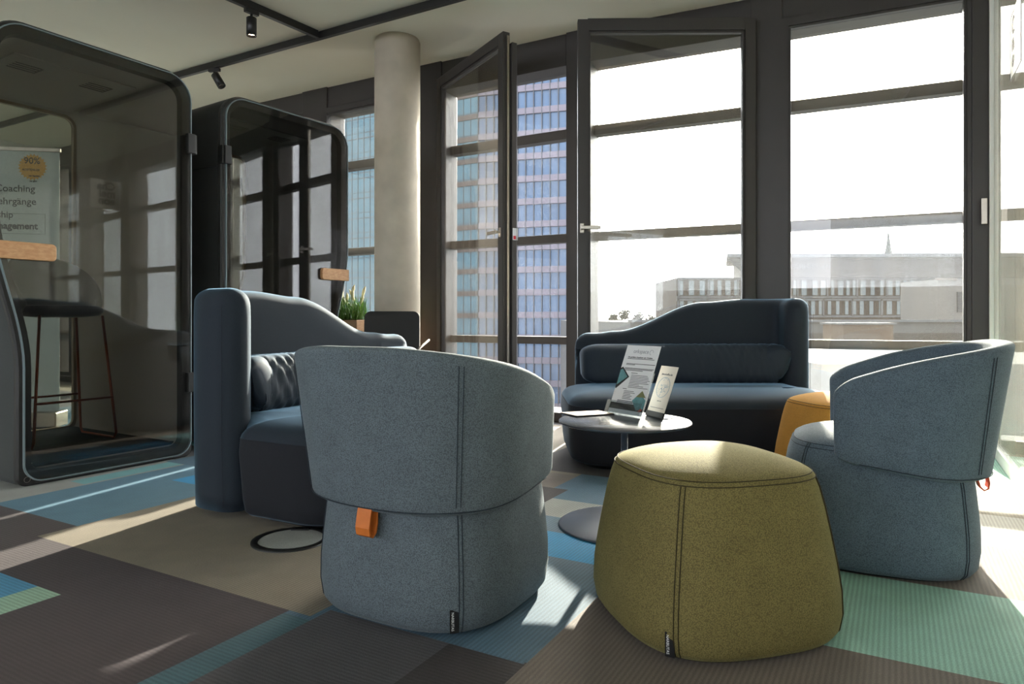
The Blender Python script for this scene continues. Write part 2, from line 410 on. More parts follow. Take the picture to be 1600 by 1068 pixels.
# ------------------------------------------------------------------ floor: carpet planks
angB = math.atan2(eB.y, eB.x); angA = math.atan2(eA.y, eA.x)
CARP = {
 'plum': ((58, 49, 52), angA), 'beige': ((120, 111, 96), angB), 'blue': ((64, 132, 170), angA), 'mint': ((138, 170, 148), angA),
 'slate': ((72, 112, 134), angB), 'grey': ((140, 142, 138), angB), 'teal': ((104, 158, 164), angB), 'azure': ((14, 128, 180), angB),
 'charcoal': ((74, 72, 76), angA), 'black': ((46, 40, 42), angA), 'taupe': ((108, 98, 90), angB), 'steel': ((68, 98, 118), angB),
 'ltgrey': ((160, 158, 150), angB), 'aqua': ((140, 182, 168), angB), 'teal_reflection': ((62, 94, 104), angA)}
ckeys = list(CARP); cm = [carpet('carpet_' + k, *CARP[k]) for k in ckeys]
rects = [  # a0,a1 (along eB), b0,b1 (along eA), colour; later ones win
 (-6, 16, -14, 12, 'charcoal')]
rnd = random.Random(3)
for ia in range(-10, 30):
    off = rnd.choice((0, 0.25, 0.5))
    for ib in range(-28, 24, 2):
        a0 = ia * 0.5 - 0.05; b0 = ib * 0.5 + off
        rects.append((a0, a0 + 0.5, b0, b0 + 1.0, rnd.choice(['plum', 'beige', 'slate', 'grey', 'charcoal', 'taupe', 'steel', 'beige', 'charcoal', 'teal'])))
rects += [
 (1.42, 2.20, -2.93, -1.46, 'beige'), (2.20, 3.4, -2.93, -1.46, 'taupe'),
 (1.57, 2.6, -3.62, -2.93, 'slate'), (1.0, 1.57, -3.62, -2.93, 'plum'), (0.2, 1.42, -3.3, -1.543, 'plum'),
 (0.2, 1.155, -3.4, -2.38, 'blue'), (0.2, 1.155, -2.38, -2.245, 'mint'),
 (1.2, 2.6, -4.6, -3.62, 'grey'), (1.985, 2.54, -3.77, -3.64, 'teal'), (2.26, 2.9, -3.33, -3.09, 'azure'), (2.54, 3.1, -3.8, -3.33, 'steel'),
 (0.0, 1.40, -1.543, -1.44, 'teal_reflection'), (0.0, 1.48, -1.44, -1.02, 'charcoal'), (0.0, 1.49, -1.02, -0.795, 'black'),  # narrow dark teal strip is a soft reflection painted into the carpet colour
 (1.48, 2.20, -1.46, -0.80, 'steel'), (0.0, 1.95, -0.795, 1.2, 'taupe'), (1.95, 2.2, -0.80, -0.3, 'steel'),
 (2.20, 2.46, -1.25, -0.25, 'azure'), (2.20, 2.65, -1.46, -1.25, 'steel'), (2.46, 2.65, -1.25, -0.25, 'steel'),
 (2.65, 2.92, -1.42, -0.5, 'grey'), (2.92, 3.45, -1.5, -0.6, 'steel'), (2.65, 3.1, -2.0, -1.42, 'black'), (3.45, 4.2, -1.9, -0.2, 'black'),
 (1.95, 2.55, -0.25, 1.5, 'aqua'), (2.55, 3.1, -0.25, 1.5, 'taupe'), (3.1, 3.6, -0.25, 1.9, 'ltgrey'), (3.6, 4.2, -0.25, 1.9, 'beige'), (4.2, 5.2, -0.6, 2.2, 'aqua'),
]
def build_floor():
    aset = sorted({round(v, 4) for r in rects for v in r[:2]}); bset = sorted({round(v, 4) for r in rects for v in r[2:4]})
    aset = [a for a in aset if -6 <= a <= 16]; bset = [b for b in bset if -14 <= b <= 12]
    mb = MB(); idx = {}
    for i, a in enumerate(aset):
        for j, b in enumerate(bset):
            idx[i, j] = len(mb.v); p = eB * a + eA * b; mb.v.append((p.x, p.y, 0))
    for i in range(len(aset) - 1):
        for j in range(len(bset) - 1):
            ca = (aset[i] + aset[i + 1]) / 2; cb = (bset[j] + bset[j + 1]) / 2; c = 0
            for r in reversed(rects):
                if r[0] < ca < r[1] and r[2] < cb < r[3]: c = ckeys.index(r[4]); break
            mb.f.append((idx[i, j], idx[i + 1, j], idx[i + 1, j + 1], idx[i, j + 1])); mb.mi.append(c); mb.sm.append(False)
    # clip to the building: drop cells lying outside the facade
    keep = []
    for f, m_ in zip(mb.f, mb.mi):
        c = sum((Vector(mb.v[i]) for i in f), Vector()) / 4
        if (c - K).dot(nL) > -0.9 and (c - K).dot(nR) > -0.9: keep.append((f, m_))
    mb.f = [k[0] for k in keep]; mb.mi = [k[1] for k in keep]; mb.sm = [False] * len(keep)
    o = mb.build('floor', cm, fix=False)
    for p in o.data.polygons:
        pass
    tag(o, kind='structure')
build_floor()

# ------------------------------------------------------------------ ceiling, walls
LW = K + dL * 7.9                      # corner of facade and left wall
cA = LW - eB * 11.5; RP = K + dR * 9.0
BK = -2.6
back_l = cA
o = MB().box(-16, 14, -8, 0, 0, 0.2).build('x', M_ceil); bpy.data.objects.remove(o)
cpoly = [K + nL * -0.25, K + dL * 8.2 + nL * -0.25, cA - eB * 0.5 - eA * 0.6, eB * -6.2 + eA * -0.0, eB * -6.2 + eA * 9, RP + nR * -0.25]
cpoly = [(p.x, p.y) for p in cpoly]
tag(MB().prism(cpoly, CEIL, CEIL + 0.25).build('ceiling', M_ceil), kind='structure')
Mw = frame_m(LW, -eB, eA)              # left wall: x along towards camera, y into the room
tag(MB().box(-0.3, 11.6, -0.2, 0, 0, CEIL, M=Mw).build('wall_left', M_wallg), kind='structure')
tag(MB().box(0, 11.0, 0, 0.012, 0, 0.08, M=Mw).build('baseboard_left', M_white), kind='structure')
# back wall (behind the camera) with a wide unseen opening, added to let in sky fill light
Mb = frame_m(cA, eA, eB)               # x to the right, y into the room
wb = MB().box(-0.2, 17, -0.2, 0, 0, 1.55, M=Mb).box(-0.2, 17, -0.2, 0, 3.1, CEIL, M=Mb)
for k in (0, 16): wb.box(k - 0.2, k + 0.2, -0.2, 0, 1.55, 3.1, M=Mb)
tag(wb.build('wall_back', M_wallp), kind='structure')
tag(MB().box(0, 16, 0, 0.012, 0, 0.08, M=Mb).build('baseboard_back', M_white), kind='structure')

# ------------------------------------------------------------------ facade windows
BAY = 1.45
def outer_pieces(root, M, s0, s1, hw0=0.12, hw1=0.12, post=True, pw=0.12):
    """post at s0, header, crossbars and outer glass from s0 to s1 (local x along facade, y inward)"""
    if post: MB().box(s0 - pw, s0 + pw, -0.20, 0.06, 0, CEIL, M=M).build('post', M_frame, root, bevel=0.004)
    g0 = s0 + hw0 - 0.02; g1 = s1 - hw1 + 0.02
    MB().box(g0, g1, -0.20, 0.04, 2.92, CEIL, M=M).build('header', M_frame, root, bevel=0.004)
    MB().box(g0, g1, -0.20, 0.04, 0, 0.08, M=M).build('sill', M_frame, root, bevel=0.004)
    for z0, z1 in ((2.36, 2.44), (1.495, 1.565), (0.635, 0.70)):
        MB().box(g0, g1, -0.19, -0.09, z0, z1, M=M).build('crossbar', M_bar, root, bevel=0.003)
    MB().box(g0, g1, -0.142, -0.136, 0.08, 2.92, M=M).build('outer_pane', G_clear, root)

def sash(root, M, wd, z0=0.09, z1=3.0, st=0.075, dp=0.06, handle_at=None, handle_z=1.50, closed=True, glassm=None, flip=1):
    """casement: hinge at local x=0, closes towards +x*wd; y is inward"""
    fr = MB()
    fr.box(0, st, 0, dp, z0, z1, M=M).box(wd - st, wd, 0, dp, z0, z1, M=M)
    fr.box(st, wd - st, 0, dp, z0, z0 + st, M=M).box(st, wd - st, 0, dp, z1 - st * 1.1, z1, M=M)
    fr.box(st, st + 0.018, 0.008, dp - 0.008, z0 + st, z1 - st, M=M).box(wd - st - 0.018, wd - st, 0.008, dp - 0.008, z0 + st, z1 - st, M=M)
    fr.box(st, wd - st, 0.008, dp - 0.008, z1 - st * 1.1 - 0.018, z1 - st * 1.1, M=M)
    f = fr.build('sash', M_frame, root, bevel=0.004)
    MB().box(st + 0.01, wd - st - 0.01, dp * .4, dp * .4 + 0.006, z0 + st, z1 - st, M=M).build('sash_pane', glassm or G_sash, f)
    if handle_at is not None:
        hb = MB(); x = handle_at
        hb.box(x - 0.014, x + 0.014, dp, dp + 0.010, handle_z - 0.035, handle_z + 0.035, M=M)
        hb.box(x - 0.009, x + 0.009, dp + 0.010, dp + 0.050, handle_z - 0.009, handle_z + 0.009, M=M)
        if closed == 'down':
            hb.box(x - 0.016, x + 0.016, dp + 0.040, dp + 0.052, handle_z - 0.15, handle_z + 0.014, M=M)
        else:
            hb.box(*( (x - 0.13, x + 0.012) ), dp + 0.036, dp + 0.052, handle_z - 0.012, handle_z + 0.012, M=M)
        hb.build('handle', M_steel, f, bevel=0.003)
    return f

ML = frame_m(K, dL, nL); MR = frame_m(K, dR, nR)
wn = 0
# left facade: bays 0..4
for i in range(6):
    wn += 1
    root = tag(empty('window_%d' % wn), kind='structure')
    s0, s1 = i * BAY, (i + 1) * BAY
    if i == 0:
        outer_pieces(root, ML, s0, s1, post=True, pw=0.09)
        # open casement, hinged by the post near the column, free edge in the room
        h = K + dL * (s1 - 0.13) + nL * 0.05
        free = Vector((-0.016, 5.13, 0))
        d = (free - Vector((h.x, h.y, 0))); wd = d.length; d.normalize()
        nn = Vector((-d.y, d.x, 0))
        if nn.dot(Vector((-1, 0, 0))) < 0: nn = -nn
        Ms = frame_m(Vector((h.x, h.y, 0)), d, nn)
        sf = sash(root, Ms, wd, handle_at=wd - 0.035, closed=True)
        # edge strip with the locking rod, seen as the second vertical
        MB().box(wd - 0.002, wd + 0.012, 0.012, 0.03, 0.12, 2.97, M=Ms).build('lock_rod', M_steel, sf)
        MB().box(wd - 0.02, wd + 0.03, -0.045, -0.002, 0.12, 2.92, M=Ms).build('rebate_strip', M_frame, sf, bevel=0.003)
        lt = MB().box(wd - 0.005, wd + 0.034, -0.048, -0.044, 1.44, 1.53, M=Ms)
        lt.build('warning_label', M_paper, sf)
        MB().box(wd + 0.0305, wd + 0.032, -0.04, -0.006, 1.44, 1.53, M=Ms).box(wd + 0.032, wd + 0.033, -0.034, -0.012, 1.446, 1.472, mi=1, M=Ms).build('warning_label', [M_paper, mat('label_red', (190, 30, 50), var=.02)], sf)
    else:
        outer_pieces(root, ML, s0, s1, post=True, pw=0.12 if i != 2 else 0.17)
        Mc = ML @ Matrix.Translation((s0 + 0.10, 0.0, 0))
        sash(root, Mc, BAY - 0.20, z1=2.97, st=0.05, handle_at=0.03, closed='down')
MB().box(6 * BAY - 1.0, 6 * BAY + .1, -0.2, 0.06, 0, CEIL, M=ML).build('trim_1', M_frame)
tag(bpy.data.objects['trim_1'], kind='structure')
# right facade: bay C (open casement), bay D (closed), and on beyond the glass partition
for i in range(5):
    wn += 1
    root = tag(empty('window_%d' % wn), kind='structure')
    s0, s1 = i * 1.44, (i + 1) * 1.44
    outer_pieces(root, MR, 2.82 if i == 2 else s0, s1, hw0=0.02 if i == 2 else 0.12, post=(i not in (0, 2)), pw=0.105)
    if i == 0:
        h = K + dR * 1.35 + nR * 0.07
        ang = math.radians(24.0)
        d0 = -dR
        d = Vector((d0.x * math.cos(ang) - d0.y * math.sin(ang), d0.x * math.sin(ang) + d0.y * math.cos(ang), 0))
        if d.dot(nR) < 0: d = Vector((d0.x * math.cos(-ang) - d0.y * math.sin(-ang), d0.x * math.sin(-ang) + d0.y * math.cos(-ang), 0))
        nn = Vector((-d.y, d.x, 0))
        if nn.y > 0: nn = -nn
        Ms = frame_m(Vector((h.x, h.y, 0)), d, nn)
        sf = sash(root, Ms, 1.27, handle_at=1.27 - 0.03, z1=3.0, closed=True)
    elif i == 1:
        Mc = MR @ Matrix.Translation((s0 + 0.09, 0.0, 0))
        sash(root, Mc, 1.18, z1=2.99, st=0.055, handle_at=1.21, handle_z=1.60, closed='down', glassm=G_sash)
    else:
        Mc = MR @ Matrix.Translation((s0 + 0.10, 0.0, 0))
        if i > 2: sash(root, Mc, 1.24, z1=2.97, st=0.05, handle_at=None, closed='down')

MB().box(2.68, 2.82, -0.18, 0.075, 0, CEIL, M=MR).build('trim_3', M_frame, bevel=0.004); tag(bpy.data.objects['trim_3'], kind='structure')
# dusty glass partition meeting the facade beside the last window, running past the camera
q0 = K + dR * 2.80 + nR * 0.07
Mp = frame_m(q0, -eB, eA)               # x towards the camera, +y out of the room
pr = tag(empty('wall_right'), kind='structure')
MB().box(0.03, 11.8, -.006, .006, 0.07, CEIL - .02, M=Mp).build('partition_pane', G_part, pr)
MB().box(0.0, 11.8, -.018, .018, 0, 0.07, M=Mp).build('bottom_rail', M_white, pr, bevel=.003)
MB().box(0.0, 11.8, -.018, .018, CEIL - .02, CEIL, M=Mp).build('top_rail', M_white, pr)
MB().box(-0.06, 0.03, -0.03, 0.03, 0.0, CEIL, M=Mp).build('wall_profile', M_white, pr, bevel=0.003)
Mf = frame_m(K + dR * 7.3, -nR * -1, dR)
tag(MB().box(-.3, 9.5, 0, .15, 0, CEIL, M=Mf).build('wall_far', M_wallp), kind='structure')
# square wall sign with three rows of letters
sg = thing('wall_sign', 'square outlined sign with three rows of dark letters high on the glossy right wall', 'sign', (0, 0, 0))
xs = (q0 - Vector((2.56, 3.57, 0))).length
Msg = frame_m(q0 - eB * xs, eB, -eA); Msg = Matrix((eB, Vector((0, 0, 1)), -eA)).transposed().to_4x4(); Msg.translation = q0 - eB * xs + Vector((0, 0, 2.13))
# reader looks along +eA; his right hand points along -eB
Msg = Matrix((-eB, Vector((0, 0, 1)), -eA)).transposed().to_4x4(); Msg.translation = q0 - eB * (xs - .17) + Vector((0, 0, 2.13))
MB().box(0, .34, 0, .34, .001, .006, M=Msg).build('panel', M_white, sg)
sl = MB()
for a_ in ((0, .34, 0, .004), (0, .34, .336, .34), (0, .004, 0, .34), (.336, .34, 0, .34)): sl.box(*a_, .006, .0075, M=Msg)
for k_, wd_ in enumerate(('Cha', 'mel', 'eon')):
    text_mb(wd_, .125, Msg @ Matrix.Translation((.06, .225 - k_ * .085, .007)), sl, bold=.004, depth=.0005)
sl.build('lettering', M_inkd, sg)

# concrete column
cc = P(621, 5.72, 0)
cb = MB().lathe([(0.1895, 0), (0.1895, CEIL - 0.02), (0.181, CEIL - 0.02), (0.181, CEIL)], n=64, c=(cc.x, cc.y))
hc = cb.build('column', M_conc)
tag(hc, 'round fair-faced concrete column standing in front of the window wall', 'column')

# ------------------------------------------------------------------ ceiling track and spotlights
J = Vector((-1.555, 5.53, 0))
TZ = CEIL - 0.053
def track(name, p, q, label, caps=()):
    t = MB().bar((p.x, p.y, TZ + 0.01), (q.x, q.y, TZ + 0.01), 0.036, 0.05)
    t.bar((p.x, p.y, TZ + 0.04), (q.x, q.y, TZ + 0.04), 0.012, 0.02)
    o = t.build(name, M_black2, bevel=0.002)
    return tag(o, label, 'ceiling track', 'lighting track grid')
dT = Vector((0.870, -0.493, 0)); dT2 = Vector((-0.56, -0.83, 0)).normalized()
track('lighting_track', J + dT * -5.4, J + dT * 4.5, 'long black lighting track crossing the ceiling parallel to the window wall')
track('lighting_track', J + dT2 * 0.02, J + dT2 * 5.0, 'black lighting track branching off the long track towards the camera, carrying the lit spotlight')
track('lighting_track', J + dT * -3.15 + dT2 * 0.02, J + dT * -3.15 + dT2 * 5.0, 'black lighting track over the far side of the left pod')
track('lighting_track', J + dT * -5.3 + dT2 * -1.1, J + dT * -1.6 + dT2 * -1.1, 'short black lighting track nearer the left wall, seen through the pod')
def spot(p, tilt, az, label, lit=False):
    t = thing('spotlight', label, 'spotlight', (p.x, p.y, TZ - 0.015), 0, 'track spotlights')
    MB().box(-0.055, 0.055, -0.016, 0.016, -0.03, 0.0, M=Matrix.Rotation(az, 4, 'Z')).build('adapter', M_black2, t, bevel=0.003)
    R = Matrix.Translation((0, 0, -0.045)) @ Matrix.Rotation(az, 4, 'Z') @ Matrix.Rotation(tilt, 4, 'Y')
    MB().tube([(0, 0, -0.03), (0, 0, -0.06)], 0.010, 10).build('neck', M_black2, t)
    MB().lathe([(0.030, -0.01), (0.036, -0.015), (0.036, -0.145), (0.031, -0.145), (0.029, -0.125)], n=32).build('lamp_head', M_black2, t, M=R)
    MB().lathe([(0.0285, -0.122), (0.0285, -0.128)], n=24).build('lens', M_lampglow if lit else M_steel, t, M=R)
    if lit:
        l = bpy.data.lights.new('spot_beam', 'SPOT'); l.energy = 40; l.spot_size = math.radians(50); l.color = (1, .85, .65); l.shadow_soft_size = 0.03
        lo = bpy.data.objects.new('spot_beam', l); COL.objects.link(lo); lo.parent = t; lo.location = (0, 0, -0.2)
    return t
def on_track(o, d, px):
    # point of the line o+d*t whose photograph column is px
    k = (px - 800) / F; t = (k * o.y - o.x) / (d.x - k * d.y); return o + d * t
azT = math.atan2(dT.y, dT.x); az2 = math.atan2(dT2.y, dT2.x)
spot(on_track(J, dT2, 393), 0.0, az2, 'black cylinder spotlight pointing straight down with a lit warm lens', True)
spot(on_track(J, dT, 335), math.radians(-32), azT + 0.3, 'black cylinder spotlight tilted to the side above the second pod')
spot(on_track(J, dT, 152) , math.radians(-60), azT, 'black cylinder spotlight tilted hard over, above the first pod')

# ------------------------------------------------------------------ upholstered pieces
def stitch(mb, pts, r=0.0011):
    mb.tube(pts, r, 5)

def pouf(name, label, loc, rz, m, mth, scale=1.0, tagm=True):
    t = thing(name, label, 'pouf', loc, rz)
    prof = [(0.012, .290), (0.03, .302), (0.07, .309), (0.13, .307), (0.20, .298), (0.28, .284), (0.35, .271), (0.40, .259), (0.425, .250), (0.436, .243)]
    n_ = 3.0
    b = MB()
    rs = [sel_ring(a * scale, n_, z) for z, a in prof]
    b.rings(rs, cap0=True, cap1=False)
    b.build('body', m, t)
    top = MB()
    tp = [(1.0, .436), (.975, .4405), (.93, .447), (.85, .455), (.72, .465), (.55, .474), (.36, .481), (.18, .485), (.03, .4865)]
    top.rings([sel_ring(.243 * scale * k, n_ - (1 - k) * 0.9, z) for k, z in tp], cap0=False, cap1=True)
    top.build('seat_top', m, t)
    st = MB()
    for z, a in ((.4385, .2425), (.427, .2505)):
        st.tube(sel_ring(a * scale, n_, z), 0.0013, 5, closed=True)
    for q in (0, 1, 2, 3):
        th = PI / 4 + q * PI / 2
        for off in (-0.006, 0.006):
            pts = []
            for z, a in prof[:-1]:
                tt = th
                rr = a * scale * sel(tt, n_)
                c = Vector((math.cos(tt), math.sin(tt), 0)); tg = Vector((-c.y, c.x, 0))
                pts.append(c * (rr + 0.0016) + tg * off - c * abs(off) * 0.1 + Vector((0, 0, z)))
            st.tube(pts, 0.0015, 5)
    st.build('stitching', mth, t)
    MB().rings([sel_ring(.27 * scale, n_, 0.0), sel_ring(.27 * scale, n_, 0.014)]).build('glide_base', M_black, t)
    return t

def brand_tag(parent, pos, nrm, h=0.062, wd=0.024, lean=0.0):
    nrm = Vector(nrm).normalized(); x = Vector((0, 0, 1)).cross(nrm).normalized(); z = Vector((0, 0, 1)) - nrm * nrm.z; z.normalize(); x = z.cross(nrm) * 1
    M = Matrix((x, z, nrm)).transposed().to_4x4(); M.translation = Vector(pos)
    mb = MB().box(-wd / 2, wd / 2, 0, h, 0, 0.0022, M=M)
    lab = mb.build('fabric_tag', M_black, parent)
    Mt = M @ Matrix.Translation((-wd / 2 + 0.004, h - 0.006, 0.003)) @ Matrix.Rotation(-PI / 2, 4, 'Z')
    text_mb('NARBUTAS', 0.0098, Mt, depth=0.0002).build('lettering', M_paper, lab)
    return lab

def lounge_chair(label, loc, rz, m, leather, tag_side=1):
    """local: front +y, back -y"""
    t = thing('lounge_chair', label, 'armchair', loc, rz)
    n_ = 3.0
    prof = [(0.012, .296), (0.03, .309), (0.08, .316), (0.15, .315), (0.22, .309), (0.30, .301), (0.36, .291), (.395, .280), (.415, .268)]
    MB().rings([sel_ring(a, n_, z) for z, a in prof], cap1=False).build('base', m, t)
    tp = [(1.0, .415), (.975, .4205), (.93, .428), (.85, .437), (.72, .447), (.55, .455), (.36, .460), (.18, .463), (.03, .464)]
    MB().rings([sel_ring(.268 * k, n_ - (1 - k) * .9, z) for k, z in tp], cap0=False).build('seat', m, t)
    # shell
    T = math.radians(114); NT = 84; b = MB(); rs = []
    def topz(a): return .778 - .145 * max(0.0, (abs(a) - 12) / 102) ** 1.7
    def botz(a): return interp([(0, .325), (50, .330), (114, .372)], abs(a))
    def outer(adeg, z):
        """plan radius factor of shell outside at angle from -y, height z"""
        k = (z - .31) / .44
        fl = .343 + k * lerp([(0, .072), (60, .045), (114, .012)], abs(adeg))
        return fl
    def plan(adeg, rad):
        th = -PI / 2 + math.radians(adeg)
        rr = rad * sel(th, 2.7)
        return Vector((rr * math.cos(th), rr * math.sin(th), 0)), Vector((math.cos(th), math.sin(th), 0))
    thick = .072
    def pt(adeg, u, side, endk):
        # u 0..1 height fraction; side 0 outer .. 1 inner
        z0, z1 = botz(adeg), topz(adeg)
        zc, hh = (z0 + z1) / 2, (z1 - z0) / 2 * endk[0]
        z = zc + (2 * u - 1) * hh
        p, c = plan(adeg, outer(adeg, z))
        tt = thick * (1.0 - 0.25 * max(0, (z - .5) / .25))
        mid = tt / 2
        off = mid + (side - .5) * tt * endk[1]
        q = p - c * off
        return Vector((q.x, q.y, z))
    # rounded rectangle section
    sec = []
    NR_ = 7
    def arc(cu, cs, a0):
        for k in range(NR_):
            a = a0 + PI / 2 * k / (NR_ - 1); sec.append((cu + .045 * math.cos(a), cs + .5 * math.sin(a)))
    arc(.955, .5, -PI / 2); arc(.955, .5, 0); sec_top = list(sec); sec = []
    arc(.045, .5, PI / 2); arc(.045, .5, PI); sec_bot = list(sec)
    # (u, side): outer side=0 from bottom to top, over, inner down
    loop = []
    for k in range(10): loop.append((.045 + .91 * k / 9, 0.0))
    loop += sec_top[1:-1]
    for k in range(10): loop.append((.955 - .91 * k / 9, 1.0))
    loop += sec_bot[1:-1]
    endlist = [(-T, .0), ]
    angs = [-T + 2 * T * i / NT for i in range(NT + 1)]
    Tdeg = math.degrees(T)
    def endk(adeg):
        d = (Tdeg - abs(adeg)) / 57.3 * .40      # metres from the end
        r = .085
        if d >= r: kh = 1.0
        else: kh = 1 - (1 - math.sqrt(max(0, 1 - ((r - d) / r) ** 2))) * .36
        r2 = .03
        kt = 1.0 if d >= r2 else max(0.05, math.sqrt(max(0, 1 - ((r2 - d) / r2) ** 2)))
        return kh, kt
    extra = []
    for a in (.03, .12, .35, .8, 1.4, 2.2, 3.2, 4.4, 6, 8, 10): extra += [-Tdeg + a, Tdeg - a]
    al = sorted(set([round(math.degrees(a), 3) for a in angs if abs(math.degrees(a)) < Tdeg - 11] + extra))
    for a in al:
        ek = endk(a)
        rs.append([pt(a, u, s_, ek) for u, s_ in loop])
    b.rings(rs).build('back_shell', m, t)
    st = MB()
    for sgn in (-1, 1):
        for off in (-0.9, 0.9):
            a = sgn * 43 + off
            pts = [pt(a, .02 + .96 * k / 20, -0.02, (1, 1)) for k in range(21)]
            # keep the thread just proud of the outer face
            pts = [p + plan(a, 1)[1] * 0.001 for p in pts]
            st.tube(pts[1:-1], 0.0012, 5)
        for off in (-0.0055, 0.0055):
            for th in (-PI / 2 + sgn * PI / 4, PI / 2 + sgn * PI / 4):
                pts = []
                for z, a in prof:
                    c = Vector((math.cos(th), math.sin(th), 0)); tg = Vector((-c.y, c.x, 0))
                    pts.append(c * (a * sel(th, n_) + .0014) + tg * off - c * abs(off) * .1 + Vector((0, 0, z)))
                st.tube(pts, 0.0015, 5)
    for z, a in ((.4165, .2675), (.403, .2765)): st.tube(sel_ring(a, n_, z), 0.0012, 5, closed=True)
    # lower hem stitch of the shell
    for du in (.035,):
        pts = [pt(a, du, -0.02, (1, 1)) for a in al if abs(a) < 104]
        st.tube(pts, 0.0015, 5)
    st.build('stitching', M_thb, t)
    MB().rings([sel_ring(.27, n_, 0), sel_ring(.27, n_, .014)]).build('glide_base', M_black, t)
    # leather pull loop at the back centre
    yb = -outer(0, .32) + 0.012
    lp = []
    W2 = .024
    pr_ = [(yb - .004, .355), (yb - .012, .325), (yb - .019, .287), (yb - .016, .268), (yb - .004, .261), (yb + .008, .271), (yb + .014, .295), (yb + .014, .325), (yb + .010, .355)]
    th_ = .0028
    ring_o = []
    for i, (y, z) in enumerate(pr_):
        a = Vector(pr_[max(0, i - 1)]); c = Vector(pr_[min(len(pr_) - 1, i + 1)]); d = (c - a).normalized(); nn = Vector((-d.y, d.x))
        ring_o.append([(-W2, y + nn.x * th_, z + nn.y * th_), (W2, y + nn.x * th_, z + nn.y * th_), (W2, y - nn.x * th_, z - nn.y * th_), (-W2, y - nn.x * th_, z - nn.y * th_)])
    MB().rings(ring_o, smooth=False).build('pull_loop', leather, t, bevel=0.0008)
    return t

ch1 = lounge_chair('light blue lounge chair seen from behind, orange leather loop facing the camera', (-0.232, 2.148, 0), math.radians(-29), M_blue, M_leather)
th = -PI / 2 + PI / 4
def corner_pos(a, th, n_, off): 
    c = Vector((math.cos(th), math.sin(th), 0)); tg = Vector((-c.y, c.x, 0)); return c * (a * sel(th, n_) + .001) + tg * off, c
p, c = corner_pos(.312, th, 3.0, -0.018); brand_tag(ch1, (p.x, p.y, .02), (c.x, c.y, 0.0))
ch2 = lounge_chair('light blue lounge chair in profile at right, its back towards the glass partition', (1.325, 2.505, 0), math.radians(66), M_blue2, M_leather2)
pf = pouf('pouf', 'mustard green rounded square pouf in the foreground', (0.572, 1.975, 0), math.radians(15.5), M_green, M_thg)
th = -PI / 2 - PI / 4
p, c = corner_pos(.302, th, 3.0, -0.016); brand_tag(pf, (p.x, p.y, .016), (c.x, c.y, -0.05))
pf2 = pouf('pouf', 'amber yellow pouf between the right sofa and the profile lounge chair', (1.675, 3.42, 0), math.radians(10), M_yellow, M_thg)

